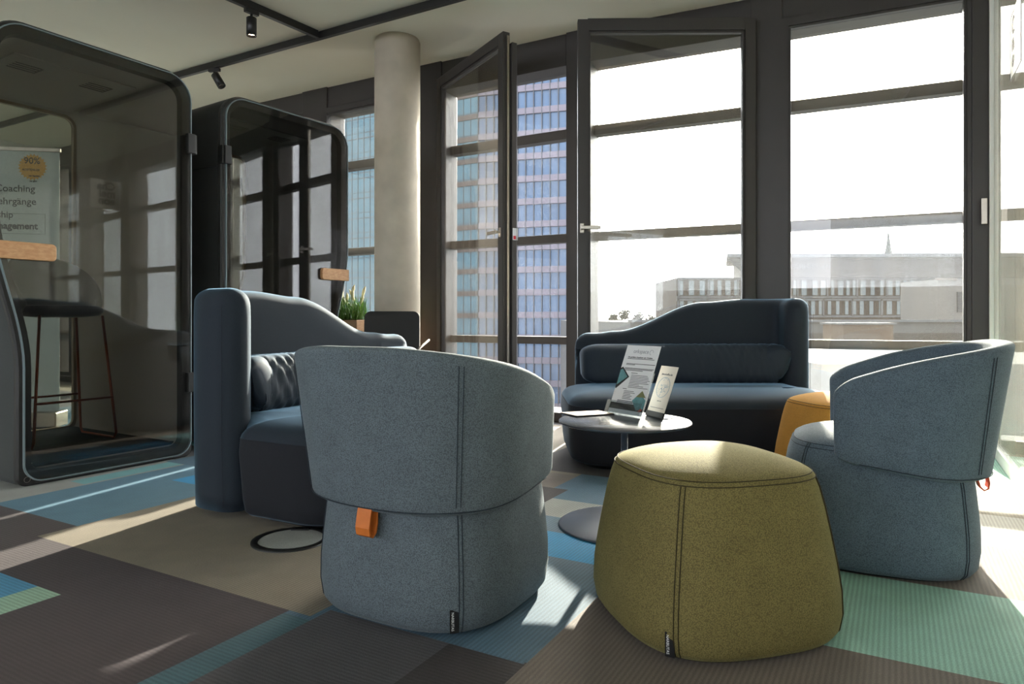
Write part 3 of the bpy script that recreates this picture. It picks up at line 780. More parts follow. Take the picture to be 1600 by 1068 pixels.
def sofa(label, O, ex, mirror, tagside=0):
    """local: x from high wing (0) to low end, y from back (0) to front. O = outer back corner at the wing, ex = world dir of local x."""
    L = 1.53; D = .95
    ex = Vector((*ex, 0)).normalized(); ey = Vector((ex.y, -ex.x, 0)) if mirror else Vector((-ex.y, ex.x, 0))
    M = Matrix((ex, ey, Vector((0, 0, 1)))).transposed().to_4x4()
    t = thing('sofa', label, 'sofa', (O[0], O[1], 0), 0)
    tk = .155
    # centreline of the back: wing tip -> corner -> along the back
    r = .12; path = []
    c = tk / 2
    tip = .36
    for k in range(7): path.append(Vector((c, tip + (r + c - tip) * k / 7, 0)))
    for k in range(13):
        a = PI - PI / 2 * (-k / 12) ; a = PI + PI / 2 * k / 12
        path.append(Vector((c + r + r * math.cos(a), c + r + r * math.sin(a), 0)))
    for k in range(1, 31):
        x = c + r + (L - .03 - c - r) * k / 30
        path.append(Vector((x, c + .05 * smooth01((x - 1.0) / .55), 0)))
    S_ = [0]
    for a, b_ in zip(path, path[1:]): S_.append(S_[-1] + (b_ - a).length)
    TL = S_[-1]
    def at(s):
        for i in range(len(path) - 1):
            if s <= S_[i + 1] or i == len(path) - 2:
                k = (s - S_[i]) / max(1e-9, S_[i + 1] - S_[i]); return path[i].lerp(path[i + 1], k), (path[i + 1] - path[i]).normalized()
    def tan(s):
        a, _ = at(max(0, s - .02)); b_, _ = at(min(TL, s + .02)); return (b_ - a).normalized()
    def hx(p):
        return interp([(0, .985), (.35, .985), (.62, .965), (1.22, .77), (1.36, .757), (2, .75)], p.x) if p.x > .35 else .985
    def back_section(s, kh, kt, sgrow=0):
        p, _ = at(s); d = tan(s); nn = Vector((-d.y, d.x, 0))     # nn points to the seat side (mostly +y)
        h = hx(p) if s > .3 else .985
        z0 = .03; zt = z0 + (h - z0) * kh
        ht = tk / 2 * kt
        ring = []
        zs = [z0, .10, .30, .5, .65, zt - .12]
        # lower part tapers in slightly
        def wz(z): return ht * (1 - .10 * max(0, (.35 - z) / .35))
        rt = min(.07, tk / 2)
        for z in zs: ring.append(p + nn * wz(z) + Vector((0, 0, z)))
        for k in range(1, 12):
            a = PI * k / 12
            ring.append(p + nn * (ht * math.cos(a)) + Vector((0, 0, zt - rt * 1.1 + rt * 1.1 * math.sin(a) ** .8)))
        for z in reversed(zs): ring.append(p - nn * wz(z) + Vector((0, 0, z)))
        return ring
    rs = []
    R_ = .09
    def endcap(s0, sgn):
        out = []
        for e in (0.0, .04, .12, .25, .42, .62, .82, 1.0):
            d = R_ * e; kk = math.sqrt(max(0, 1 - (1 - e) ** 2))
            kt = max(.12, kk); 
            out.append((s0 + sgn * d, 1 - (1 - kk) * (.085 if sgn > 0 else .12), kt))
        return out
    lst = endcap(0, 1) + [(s, 1, 1) for s in [R_ + (TL - 2 * R_) * k / 60 for k in range(1, 60)]] + list(reversed(endcap(TL, -1)))
    for s, kh, kt in lst: rs.append(back_section(s, kh, kt))
    b = MB().rings(rs, closed=True)
    b.build('backrest', M_navy, t, M=M)
    # seat body
    cx, cy_ = (L + .06) / 2 + .0, (.12 + D) / 2
    def seat_ring(inset, z, N=96, nz=None):
        # plan outline, counter-clockwise: tucked behind the wing, stepping out in front of it
        i = inset; x0 = .0 + i; x1 = L + .07 - i; y1 = D + .01 - i; yb = .12 + i; xs_ = .13 + i * .3; ys_ = .37 + i
        rf = max(.05, .26 - i); rw = max(.02, .07 - i * .5)
        pts = []
        def arcp(cx_, cy2, q, a0, a1, n=14):
            for k in range(n + 1):
                a = a0 + (a1 - a0) * k / n; pts.append((cx_ + q * math.cos(a), cy2 + q * math.sin(a), z))
        arcp(x1 - rf, y1 - rf, rf, 0, PI / 2)
        arcp(x0 + rf, y1 - rf, rf, PI / 2, PI)
        arcp(x0 + rw, ys_ + rw, rw, PI, 1.5 * PI, 8)
        arcp(xs_ + .03, yb + .03, .03, PI, 1.5 * PI, 6)
        arcp(x1 - .06, yb + .06, .06, 1.5 * PI, 2 * PI, 8)
        return pts
    sp = [(.035, .03), (.02, .045), (.012, .10), (.006, .20), (.0, .29), (.004, .35)]
    MB().rings([seat_ring(i, z) for i, z in sp] , cap1=False).build('seat_base', M_navyd, t, M=M)
    sp = [(.004, .35), (.010, .368), (.024, .388), (.05, .406), (.09, .420), (.15, .431), (.22, .438), (.30, .441)]
    MB().rings([seat_ring(i, z) for i, z in sp], cap0=False).build('seat_cushion', M_navy, t, M=M)
    st = MB().tube(seat_ring(.0035, .352), .0013, 5, closed=True)
    p0, _ = at(.05)
    for off in (0,):
        pts = [Vector((p0.x - tk / 2 * (1 - .1 * max(0, (.35 - z) / .35)) - .0005, p0.y, z)) for z in [.05 + .86 * k / 24 for k in range(25)]]
        st.tube(pts, .0013, 5)
    st.build('stitching', M_thn, t, M=M)
    MB().rings([seat_ring(.10, 0), seat_ring(.10, .04)]).build('plinth', M_black, t, M=M)
    # long lumbar pillow following the inside of the back
    rn = random.Random(4 + mirror)
    prs = []
    ps0, ps1 = .02, TL - .02
    nst = 150
    for k in range(nst + 1):
        u = k / nst; s = ps0 + (ps1 - ps0) * u
        p, _ = at(s); d = tan(s); nn = Vector((-d.y, d.x, 0))
        e = min(1.0, min(s - ps0, ps1 - s) / .11); ek = math.sqrt(max(0.0, 1 - (1 - e) ** 2)); ek = max(.05, ek)
        thk = .185 * (.35 + .65 * ek); hgt = .255 * (.55 + .45 * ek)
        # tighter inside the bend
        cen = p + nn * (tk / 2 - .01 + thk / 2)
        wr = 1.0 if s < .75 else max(.0, 1 - (s - .75) / .5)
        ring = []
        for j in range(28):
            a = 2 * PI * j / 28
            ca, sa = math.cos(a), math.sin(a)
            fx = math.copysign(abs(ca) ** .75, ca); fz = math.copysign(abs(sa) ** .75, sa)
            fold = wr * (.0045 * math.sin(s * 95 + sa * 5.5 + 1.3 * math.sin(s * 23)) + .003 * math.sin(s * 160 - sa * 7 + 2 * math.sin(s * 31))) * (0.6 + .4 * abs(ca))
            x_ = fx * (thk / 2 + fold); z_ = fz * (hgt / 2 + fold * .5)
            lean = -.03 * fz
            ring.append(cen + nn * (x_ + lean) + Vector((0, 0, .435 + .255 / 2 - .004 + z_)))
        prs.append(ring)
    MB().rings(prs).build('lumbar_pillow', M_pillow, t, M=M, fix=True)
    return t
sofa('navy sofa at left turned sideways, tall rounded wing nearest the camera', (-1.50, 3.03), (.470, .883), True)
sofa('navy sofa at right standing in front of the open casement, tall wing at its right', (1.925, 4.72), (-1, 0.0), False)

# ------------------------------------------------------------------ low round table and what lies on it
TT = Vector((.463, 2.81, 0)); TH = .433
tb = thing('coffee_table', 'small round dark grey pedestal table in front of the right sofa', 'table', TT)
MB().lathe([(.262, TH - .011), (.270, TH - .006), (.270, TH - .002), (.268, TH)], n=96).build('tabletop', M_tabletop, tb)
MB().lathe([(.014, .008), (.014, TH - .011)], n=24).build('pedestal', M_tablebase, tb)
MB().lathe([(.266, 0), (.270, .002), (.270, .006), (.266, .009), (.02, .012)], n=96).build('base_plate', M_tablebase, tb)

def sheet_map(bl, br, tl, thick=0.0015, bend=0.0):
    """matrix: x along width (m), y up the sheet (m), z outwards to the reader"""
    bl, br, tl = Vector(bl), Vector(br), Vector(tl)
    x = (br - bl); W = x.length; x.normalize(); y = tl - bl; y -= x * y.dot(x); H = y.length; y.normalize(); z = x.cross(y)
    if z.y > 0: pass
    M = Matrix((x, y, z)).transposed().to_4x4(); M.translation = bl
    return M, W, H
# tall leaflet in an acrylic holder
M1, W1, H1 = sheet_map((.429, 3.045, TH + .006), (.543, 2.872, TH + .006), (.529, 3.11, TH + .298))
ho = thing('leaflet_holder', 'clear acrylic holder with a tall printed leaflet on the round table', 'leaflet holder', (0, 0, 0))
hm = MB().box(-.004, W1 + .004, -.004, H1 * .62, -.0045, -.0025, M=M1)
hm.box(-.004, W1 + .004, -.004, .05, .018, .020, M=M1).box(-.004, W1 + .004, -.006, -.004, -.0045, .02, M=M1)
hm.build('holder', G_acry, ho)
lf = MB().box(0, W1, 0, H1, -.001, .001, M=M1).build('leaflet', M_paper, ho)
ink = MB()
I = lambda x0, x1, y0, y1, mi, m=None: (m or ink).box(x0 * W1, x1 * W1, y0 * H1, y1 * H1, .001, .0014, mi, M1)
I(0.0, 1.0, .055, .145, 1)
rl = random.Random(5)
for y, a, b_ in [(.795, .12, .92), (.72, .13, .98), (.705, .13, .4), (.655, .12, .99), (.64, .12, .95), (.622, .12, .68)]:
    I(a, b_, y, y + .008, 0)
for k in range(9): I(.38, .38 + rl.uniform(.3, .6), .555 - k * .022, .562 - k * .022, 0)
for k in range(6): I(.30, .30 + rl.uniform(.2, .35), .32 - k * .022, .327 - k * .022, 0)
I(.36, .55, .585, .593, 0); I(.24, .36, .35, .358, 0)
I(.18, .74, .175, .186, 0); I(.18, .66, .155, .164, 0)
def poly(pts, mi, z=.0013): ink.prism([(x * W1, y * H1) for x, y in pts], .001, z, mi, M1)
poly([(.0, .65), (.06, .67), (.33, .53), (.02, .34), (.0, .36)], 1)
poly([(.01, .62), (.07, .64), (.28, .53), (.02, .40)], 2, .0016)
poly([(.62, .20), (.80, .32), (1.0, .22), (1.0, .10), (.80, .07)], 2, .0016)
poly([(.70, .255), (.84, .35), (.98, .26)], 3, .0018)
poly([(.86, .06), (.93, .11), (.97, .085), (.91, .05)], 4, .0018)
text_mb('orkspace', .026, M1 @ Matrix.Translation((.24 * W1, .885 * H1, .0012)), ink, 5, depth=.0002)
ink.tube([(M1 @ Vector((W1 * (.78 + .05 * math.cos(a)), H1 * (.905) + .011 * math.sin(a), .0015))) for a in [k * PI / 8 for k in range(13)]], .0009, 5, mi=5)
text_mb('Die perfekte Umgebung zum Arbeiten', .0098, M1 @ Matrix.Translation((.12 * W1, .812 * H1, .0012)), ink, 1, depth=.0002, bold=.0002)
ink.build('print', [M_ink, M_inkd, M_inkteal, M_inkolive, M_inkred, mat('ink_light', (140, 142, 150), var=.02)], lf)
# smaller card on a black foot
M2, W2_, H2 = sheet_map((.578, 2.945, TH + .004), (.624, 2.83, TH + .004), (.646, 2.99, TH + .214))
cd = thing('table_card', 'narrow cream card with a round emblem in a black foot, beside the tall leaflet', 'card', (0, 0, 0))
cbd = MB().box(0, W2_, 0, H2, -.001, .001, M=M2).build('card', M_papercream, cd)
MB().box(-.002, W2_ + .002, .0, .022, -.004, .005, M=M2).build('foot', M_black, cd)
MB().prism([(.578, 2.945), (.624, 2.83), (.672, 2.85), (.626, 2.965)], TH + .0005, TH + .0035).build('foot_plate', M_black, cd)
ic = MB()
cen = Vector((W2_ * .5, H2 * .58, .0015)); ra = W2_ * .36
ic.tube([M2 @ (cen + Vector((ra * math.cos(a), ra * math.sin(a), 0))) for a in [2 * PI * k / 40 for k in range(40)]], .0007, 5, closed=True)
rr_ = random.Random(9)
for k in range(46):
    a = rr_.uniform(0, 2 * PI); q = ra * rr_.uniform(.2, .92); ln = rr_.uniform(.003, .008)
    c_ = cen + Vector((q * math.cos(a), q * math.sin(a), 0)); b2 = rr_.uniform(0, PI)
    d_ = Vector((math.cos(b2), math.sin(b2), 0)) * ln / 2
    ic.tube([M2 @ (c_ - d_), M2 @ (c_ + d_)], .0006, 4)
text_mb('#workoffice.de', .0125, M2 @ Matrix.Translation((W2_ * .5, H2 * .82, .0012)), ic, 1, 'CENTER', depth=.0002, bold=.0002)
text_mb('scan me', .009, M2 @ Matrix.Translation((W2_ * .5, H2 * .30, .0012)), ic, 1, 'CENTER', depth=.0002)
ic.box(.12 * W2_, .88 * W2_, .17 * H2, .178 * H2, .001, .0013, 1, M2)
ic.build('print', [M_inkblue, M_ink], cbd)
# booklet lying flat
fb = [(.211, 3.006), (.276, 2.895), (.445, 2.966), (.390, 3.07)]
bk = thing('booklet', 'flat dark-edged booklet lying on the left of the round table', 'booklet', (0, 0, 0))
MB().prism(fb, TH + .0005, TH + .006).build('cover', M_inkd, bk)
cxb = sum(p[0] for p in fb) / 4; cyb = sum(p[1] for p in fb) / 4
MB().prism([(cxb + (x - cxb) * .96, cyb + (y - cyb) * .96) for x, y in fb], TH + .006, TH + .007).build('front_page', mat('booklet_print', (168, 140, 116), rough=.5, var=.25, vscale=30), bk)

# ------------------------------------------------------------------ floor box ring
fbx = P(455, 2.63, 0)
fo = thing('floor_box', 'round floor socket lid with a black rim set in the carpet by the left sofa', 'floor box', (fbx.x, fbx.y, 0))
MB().rings([[(r_ * math.cos(2 * PI * k / 64), r_ * math.sin(2 * PI * k / 64), z) for k in range(64)] for r_, z in ((.148, .0), (.147, .005), (.122, .006), (.121, .003))], cap0=False, cap1=False).build('rim', M_black, fo)
MB().lathe([(.121, .001), (.121, .0035)], n=64, smooth=False).build('lid', cm[ckeys.index('grey')], fo)
MB().box(-.035, .035, .105, .135, .003, .009).build('cable_flap', M_black, fo)

# ------------------------------------------------------------------ pods
def rr_outline(W, H, r, inset, kz0=.60, kz1=1.40, off=0.0, rb=.05, z0=0.0, N=10):
    """front outline, hinge side x=0, handle side x=W above the kink; off shrinks it inwards"""
    pts = []
    xh = off; xw = W - off; top = H - off; r_ = max(.03, r - off)
    bot = z0 + off; rbb = max(.02, rb - off * .3)
    # start bottom hinge corner, go up the hinge side, over the top, down the handle side
    for k in range(N): a = 1.5 * PI - PI / 2 * k / (N - 1); pts.append((xh + rbb + rbb * math.cos(a), bot + rbb + rbb * math.sin(a)))
    for k in range(1, 7): pts.append((xh, bot + rbb + (top - r_ - bot - rbb) * k / 7))
    for k in range(N): a = PI - PI / 2 * k / (N - 1); pts.append((xh + r_ + r_ * math.cos(a), top - r_ + r_ * math.sin(a)))
    for k in range(N): a = PI / 2 - PI / 2 * k / (N - 1); pts.append((xw - r_ + r_ * math.cos(a), top - r_ + r_ * math.sin(a)))
    for k in range(1, 15):
        z = (top - r_) + (kz1 - top + r_) * 0 ; 
        z = kz1 + (kz0 - kz1) * (k - 1) / 13
        pts.append((xw - inset * smooth01((kz1 - z) / (kz1 - kz0)), z))
    for k in range(N): a = -PI / 2 * k / (N - 1); pts.append((xw - inset - rbb + rbb * math.cos(a), bot + rbb + rbb * math.sin(a)))
    return pts

def pod(label, O, ang, stool_=False, W=1.10, H=2.35, Dp=1.22):
    """O = front corner on the hinge side; ang = world angle of local x (hinge -> handle); depth goes away from the viewer"""
    ux = Vector((math.cos(ang), math.sin(ang), 0))
    uy = Vector((-ux.y, ux.x, 0))
    if uy.y < 0: uy = -uy
    M = Matrix((ux, uy, Vector((0, 0, 1)))).transposed().to_4x4()
    t = thing('phone_pod', label, 'office pod', (O[0], O[1], 0), 0)
    R = .17; ins = .14
    OUT = lambda off, y, rb=.05: [(x, y, z) for x, z in rr_outline(W, H, R, ins, off=off, rb=rb)]
    IN = lambda off, y: [(x, y, z) for x, z in rr_outline(W, H, R, ins, off=off, rb=.08)]
    # outer shell, a tube with thick walls
    MB().rings([OUT(.01, .0), OUT(0, .012), OUT(0, Dp - .012), OUT(.01, Dp), IN(.075, Dp), IN(.085, Dp - .03)], cap0=False, cap1=False).build('shell', M_felt if not stool_ else M_feltlight, t, M=M)
    # shell seam line
    MB().tube([Vector((-.001, .02, 1.86)), Vector((-.001, Dp * .5, 1.88)), Vector((-.001, Dp - .02, 1.86))], .004, 6).build('shell_joint', M_black, t, M=M)
    # inner lining
    MB().rings([IN(.07, .02), IN(.085, .05), IN(.085, Dp - .03)], cap0=False, cap1=False).build('lining', M_feltin if stool_ else M_feltdark, t, M=M)
    MB().box(.08, W - .08 - ins * .0, .03, Dp - .03, .085, .105).build('pod_floor', M_podfloor, t, M=M) if False else MB().box(.09, W - .09 - ins, .03, Dp - .03, .082, .10).build('pod_floor', M_podfloor, t, M=M)
    # front frame ring
    MB().rings([OUT(.008, -.022), OUT(.0, -.012), OUT(.0, .012), IN(.075, .02), IN(.066, -.018), OUT(.008, -.022)], cap0=False, cap1=False, smooth=False).build('front_frame', M_podframe, t, M=M)
    # glass door: sheet with rounded corners, thin edge gasket
    def door_ring(off, y): return [(x, y, z) for x, z in rr_outline(W, H, R, ins, off=off, rb=.10)]
    d = MB().rings([door_ring(.022, -.036), door_ring(.022, -.046)], smooth=False).build('door', G_pod, t, M=M)
    MB().rings([door_ring(.020, -.033), door_ring(.020, -.047), door_ring(.026, -.0475), door_ring(.026, -.0325)], cap0=False, cap1=False, smooth=False).build('door_gasket', mat('gasket_grey', (120, 132, 136), rough=.3, var=.03, vscale=10), d, M=Matrix.Identity(4) @ M)
    for z in (.46, 1.93):
        MB().box(.004, .052, -.062, -.028, z - .06, z + .06).box(-.012, .01, -.052, .0, z - .06, z + .06).build('hinge', M_black, d, bevel=.003, M=M)
    hx0, hx1 = W - .30, W - .035
    hp = []
    hz = 1.19
    for cx_, cz_, a0 in ((hx1 - .006, hz + .038, 0), (hx0 + .022, hz + .022, PI / 2), (hx0 + .022, hz - .022, PI), (hx1 - .006, hz - .038, 1.5 * PI)):
        rr2 = .006 if cx_ > W - .1 else .022
        for k in range(6):
            a = a0 + PI / 2 * k / 5; hp.append((cx_ + rr2 * math.cos(a), cz_ + rr2 * math.sin(a)))
    Mh = Matrix(((1, 0, 0, 0), (0, 0, 1, 0), (0, 1, 0, 0), (0, 0, 0, 1)))
    hd = MB().prism(hp, -.074, -.047, M=Mh, smooth=False).build('door_handle', M_wood, d, bevel=.004, M=M)
    # back glass with frame
    MB().rings([IN(.086, Dp - .05), IN(.086, Dp - .02), IN(.105, Dp - .02), IN(.105, Dp - .05), IN(.086, Dp - .05)], cap0=False, cap1=False, smooth=False).build('back_frame', mat('tan_edge', (150, 130, 108), rough=.5, var=.03), t, M=M)
    MB().rings([IN(.10, Dp - .038), IN(.10, Dp - .032)], smooth=False).build('back_pane', G_podback, t, M=M)
    # ceiling panel with grooves and vents
    cp = MB().box(.22, W - .22, .2, Dp - .22, H - .098, H - .088)
    cp.build('ceiling_panel', M_feltin if stool_ else M_feltdark, t, bevel=.004, M=M)
    for x0 in (.3, W - .42):
        gr = MB()
        for k in range(4): gr.box(x0, x0 + .14, .32 + k * .035, .326 + k * .035, H - .101, H - .098)
        gr.box(x0, x0 + .006, .32, .43, H - .1005, H - .098)
        gr.build('vent_slots', M_black, t, M=M)
    # small round power mark near the foot
    MB().tube([(W - ins - .045 + .014 * math.cos(a), -.024, .035 + .014 * math.sin(a)) for a in [2 * PI * k / 24 for k in range(24)]], .0012, 5, closed=True).build('badge_ring', M_steel, t, M=M)
    # shelf desk
    if not stool_:
        MB().box(.10, .52, .62, Dp - .08, 1.03, 1.055).build('shelf_desk', M_papercream, t, bevel=.004, M=M)
    return t, M

hang1 = math.radians(180 + 59); 
p1, MP1 = pod('dark grey phone pod with smoked glass door nearest the camera, bar stool inside', (-2.008, 4.26), math.atan2(-.857, -.515), True)
p2, MP2 = pod('dark grey phone pod behind, next to the concrete column, wooden handle at its right', (-1.93, 4.50), math.atan2(.829, .559), False)

# bar stool inside the first pod (local frame of the pod)
bs = thing('bar_stool', 'bar stool with grey shell back and copper tube legs inside the left pod', 'bar stool', (0, 0, 0))
Mb_ = MP1 @ Matrix.Translation((.56, .60, .10))
Tp = Matrix.Translation((-2.008, 4.26, 0))
Mb_ = Tp @ MP1 @ Matrix.Translation((.47, .60, .10)) @ Matrix.Rotation(math.radians(180), 4, 'Z') @ Matrix.Scale(1.1, 4)
def sled(sgn):
    pts = [(sgn * .16, .14, .70), (sgn * .21, .19, .04), (sgn * .21, .17, .012), (sgn * .21, -.17, .012), (sgn * .21, -.19, .04), (sgn * .16, -.14, .70)]
    return [Mb_ @ Vector(p) for p in pts]
for sg_ in (-1, 1): MB().tube(sled(sg_), .008, 8).build('leg', M_copper, bs)
MB().tube([Mb_ @ Vector(p) for p in ((-.198, .178, .24), (.198, .178, .24))], .007, 8).build('footrest', M_copper, bs)
MB().tube([Mb_ @ Vector(p) for p in ((-.198, -.178, .24), (.198, -.178, .24))], .007, 8).build('footrest', M_copper, bs)
seat = MB()
seat.rings([sel_ring(.20 * k, 2.6, z, N=48, b=.20 * k) for k, z in ((.5, .690), (.9, .70), (1.0, .72), (1.0, .735), (.93, .752), (.7, .756), (.1, .752))])
seat.build('seat', M_stoolseat, bs, M=Mb_)
bsr = []
for i in range(33):
    a = math.radians(-105 + 210 * i / 32)
    hh = .30 * math.cos(a * .82) ** .8 if abs(a) < 1.9 else .02
    c_ = Vector((math.sin(a), -math.cos(a), 0)); ring = []
    lo, hi = .725, .745 + max(.02, hh)
    for z, o_ in ((lo, 0), ((lo + hi) / 2, 0), (hi - .01, 0), (hi, .008), (hi, .018), (hi - .01, .026), ((lo + hi) / 2, .026), (lo, .026)):
        rr3 = .205 + .05 * (z - lo) / .3 - o_
        ring.append(c_ * rr3 + Vector((0, 0, z)))
    bsr.append(ring)
MB().rings(bsr).build('back_shell', M_stoolback, bs, M=Mb_)

# dark visitor chair behind the left sofa
vc = thing('visitor_chair', 'dark chair with a flat rounded backrest, half hidden behind the left sofa', 'chair', (-.93, 5.18, 0), math.radians(184))
bk_ = []
def rrect(w_, h_, r_, N=8):
    out = []
    for cx_, cy2, a0 in ((w_ / 2 - r_, h_ / 2 - r_, 0), (-w_ / 2 + r_, h_ / 2 - r_, PI / 2), (-w_ / 2 + r_, -h_ / 2 + r_, PI), (w_ / 2 - r_, -h_ / 2 + r_, 1.5 * PI)):
        for k in range(N): a = a0 + PI / 2 * k / (N - 1); out.append((cx_ + r_ * math.cos(a), cy2 + r_ * math.sin(a)))
    return out
def curved_panel(w_, h_, r_, zc, y0_, th_, lean, bendk):
    o = MB(); rg = []
    for yy, k in ((0, .985), (.003, 1), (th_ - .003, 1), (th_, .985)):
        rg.append([(x * k, y0_ + yy + bendk * x * x - lean * z, zc + z * k) for x, z in rrect(w_, h_, r_)])
    return o.rings(rg, smooth=False)
curved_panel(.43, .42, .05, .70, -.20, .022, .12, .25).build('backrest', mat('dark_brown_shell', (20, 16, 14), rough=.6, var=.05, vscale=20), vc)
MB().prism(rrect(.42, .42, .07), .44, .465).build('seat', M_black2, vc, bevel=.005)
for sx in (-1, 1):
    for sy in (-1, 1):
        MB().tube([(sx * .17, sy * .16, .44), (sx * .20, sy * .20, 0)], .011, 8).build('leg', M_black2, vc)
MB().tube([(-.215, .06, .46), (-.225, .05, .625), (-.29, -.14, .685)], .010, 8).build('armrest', M_steel, vc)

# planter with ornamental grass between pod and column
pl = thing('grass_planter', 'oak planter box of feathery ornamental grass between the second pod and the column', 'planter', (-1.50, 6.12, 0), math.radians(-29))
MB().box(-.24, .24, -.11, .11, 0, .84).build('box', M_wood2, pl, bevel=.004)
MB().box(-.225, .225, -.095, .095, .84, .845).build('soil', M_soil, pl)
gm = MB(); rg_ = random.Random(12)
for k in range(520):
    x = rg_.uniform(-.21, .21); y = rg_.uniform(-.08, .08); h = rg_.uniform(.10, .24); a = rg_.uniform(0, 2 * PI); ln = rg_.uniform(.02, .12)
    dx, dy = math.cos(a) * ln, math.sin(a) * ln; px_, py_ = -math.sin(a) * .0028, math.cos(a) * .0028
    p0 = (x, y, .843); p1 = (x + dx * .35, y + dy * .35, .843 + h * .6); p2 = (x + dx, y + dy, .843 + h)
    gm.add([(p0[0] - px_, p0[1] - py_, p0[2]), (p0[0] + px_, p0[1] + py_, p0[2]), (p1[0] + px_, p1[1] + py_, p1[2]), (p1[0] - px_, p1[1] - py_, p1[2]), p2], [(0, 1, 2, 3), (3, 2, 4)])
tag(gm.build('grass_blades', M_leaf, pl, fix=False), kind='stuff')
for k in range(14):
    x = rg_.uniform(-.21, .21); y = rg_.uniform(-.07, .07); h = rg_.uniform(.20, .34); ln = rg_.uniform(-.06, .06)
    MB().tube([(x, y, .84), (x + ln * .5, y, .84 + h * .6), (x + ln, y, .84 + h * .75), (x + ln * 1.4, y, .84 + h * .9), (x + ln * 1.8, y, .84 + h)], [.0015, .0015, .012, .014, .002], 7).build('plume', M_plume, pl)

# roll-up banner behind the first pod
bn = thing('banner_stand', 'tall white roll-up banner with a gold seal behind the left pod', 'banner', (0, 0, 0))
BY = 5.35
bl = P(-75, 5.30, .12); br_ = P(93, 5.42, .12); tl = bl + Vector((0, 0, 2.05))
M3, W3, H3 = sheet_map(bl, br_, tl)
bs_ = MB().box(0, W3, 0, H3, -.001, .001, M=M3).build('print_sheet', M_banner, bn)
MB().box(-.01, W3 + .01, H3 - .0, H3 + .03, -.012, .012, M=M3).build('top_rail', M_steel, bn, bevel=.003)
MB().box(-.02, W3 + .02, -.12, .0, -.10, .10, M=M3).build('cassette', M_steel, bn, bevel=.01)
def bpt(px, py):           # photograph pixel -> sheet coordinates, for placing the print
    d = Vector(((px - 800) / F, 1, -(py - Y0) / F)); o_ = Vector((0, 0, CH)); n_ = M3.to_3x3().col[2]; t_ = (M3.translation - o_).dot(n_) / d.dot(n_)
    q = M3.inverted() @ (o_ + d * t_); return q.x, q.y
pr_b = MB(); M_inkm = mat('ink_mid', (120, 124, 124), var=.02)
gx, gy = bpt(51, 261); gr_ = .105
star = []
for k in range(48):
    a = 2 * PI * k / 48; q = gr_ * (1.0 if k % 2 else .85); star.append((gx + q * math.cos(a), gy + q * math.sin(a)))
MB().prism(star, .001, .002, 0, M3).build('gold_seal', M_gold, bs_)
def bt(body, px, py, size, mi=1, al='RIGHT', bold=.0008):
    x, y = bpt(px, py); text_mb(body, size, M3 @ Matrix.Translation((x, y, .0022)), None, 0, al, bold=bold, depth=.0003).build('text_line', [None, M_ink, M_inkm][mi], bs_)
bt('90%', 63, 256, .070, 1, 'RIGHT', .001); bt('KOSTENLOS', 62, 267, .022); bt('bei Eignung', 62, 276, .017); bt('moeglich', 58, 284, .015)
bt('& Coaching', 55, 300, .076); bt('Ausbildungslehrg\u00e4nge', 57, 320, .076)
bt('Leadership', 21, 340, .072); bt('Change-Management', 59, 358, .072, 1, 'RIGHT', .0025)
for y_, t_ in ((381, 'Kommunikation'), (424, 'Konfliktloeser')): bt(t_, 34, y_, .042, 2, 'RIGHT', 0)
for y_, t_ in ((447, 'In ruhiger Umgebung bequem'), (453, 'professionell beraten lassen und'), (459, 'die ganze Vielfalt kennenlernen'), (465, 'Jetzt informieren')): bt(t_, 75, y_, .028, 2, 'RIGHT', 0)
x0_, y0_ = bpt(-60, 332); x1_, y1_ = bpt(71, 366)
for a_ in ((x0_, x1_, y0_, y0_ + .003), (x0_, x1_, y1_, y1_ + .003), (x1_ - .003, x1_, y1_, y0_)): pr_b.box(*a_, .001, .002, 2, M3)
pr_b.build('text_frame', [M_gold, M_ink, M_inkm], bs_)
pr_b = MB()
x0_, y0_ = bpt(-60, 400); x1_, y1_ = bpt(28, 372)
pr_b.prism([(x0_, y0_), (x1_, y0_), (bpt(0, 372)[0], y1_), (x0_, y1_)], .001, .002, 3, M3)
x_, y_ = bpt(-2, 385); text_mb('Mehr Infos', .05, M3 @ Matrix.Translation((x_ - .05, y_ - .03, .0022)), pr_b, 4, 'LEFT', depth=.0003)
pr_b.build('grey_field', [M_gold, M_ink, M_inkm, mat('ink_grey_block', (110, 108, 104), var=.02), M_paper], bs_)

# ------------------------------------------------------------------ outside
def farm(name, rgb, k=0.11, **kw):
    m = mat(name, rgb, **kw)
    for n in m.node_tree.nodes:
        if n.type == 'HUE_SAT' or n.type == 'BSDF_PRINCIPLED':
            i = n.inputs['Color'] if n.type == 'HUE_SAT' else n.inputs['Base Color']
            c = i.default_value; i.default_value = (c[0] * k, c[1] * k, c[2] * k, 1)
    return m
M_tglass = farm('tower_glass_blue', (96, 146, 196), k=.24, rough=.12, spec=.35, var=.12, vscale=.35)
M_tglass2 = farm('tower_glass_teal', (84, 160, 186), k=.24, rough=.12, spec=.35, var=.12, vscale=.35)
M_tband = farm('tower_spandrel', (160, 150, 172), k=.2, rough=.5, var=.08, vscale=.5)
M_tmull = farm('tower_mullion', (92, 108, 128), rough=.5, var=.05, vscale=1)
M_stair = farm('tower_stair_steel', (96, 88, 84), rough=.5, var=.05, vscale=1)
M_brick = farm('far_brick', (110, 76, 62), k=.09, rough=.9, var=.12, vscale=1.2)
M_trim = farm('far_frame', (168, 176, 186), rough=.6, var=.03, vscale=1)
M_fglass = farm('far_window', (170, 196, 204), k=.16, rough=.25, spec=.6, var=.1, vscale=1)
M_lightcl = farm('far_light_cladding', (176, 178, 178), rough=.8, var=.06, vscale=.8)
M_roofg = farm('far_roof_gravel', (190, 188, 182), k=.5, rough=.95, var=.1, vscale=2)
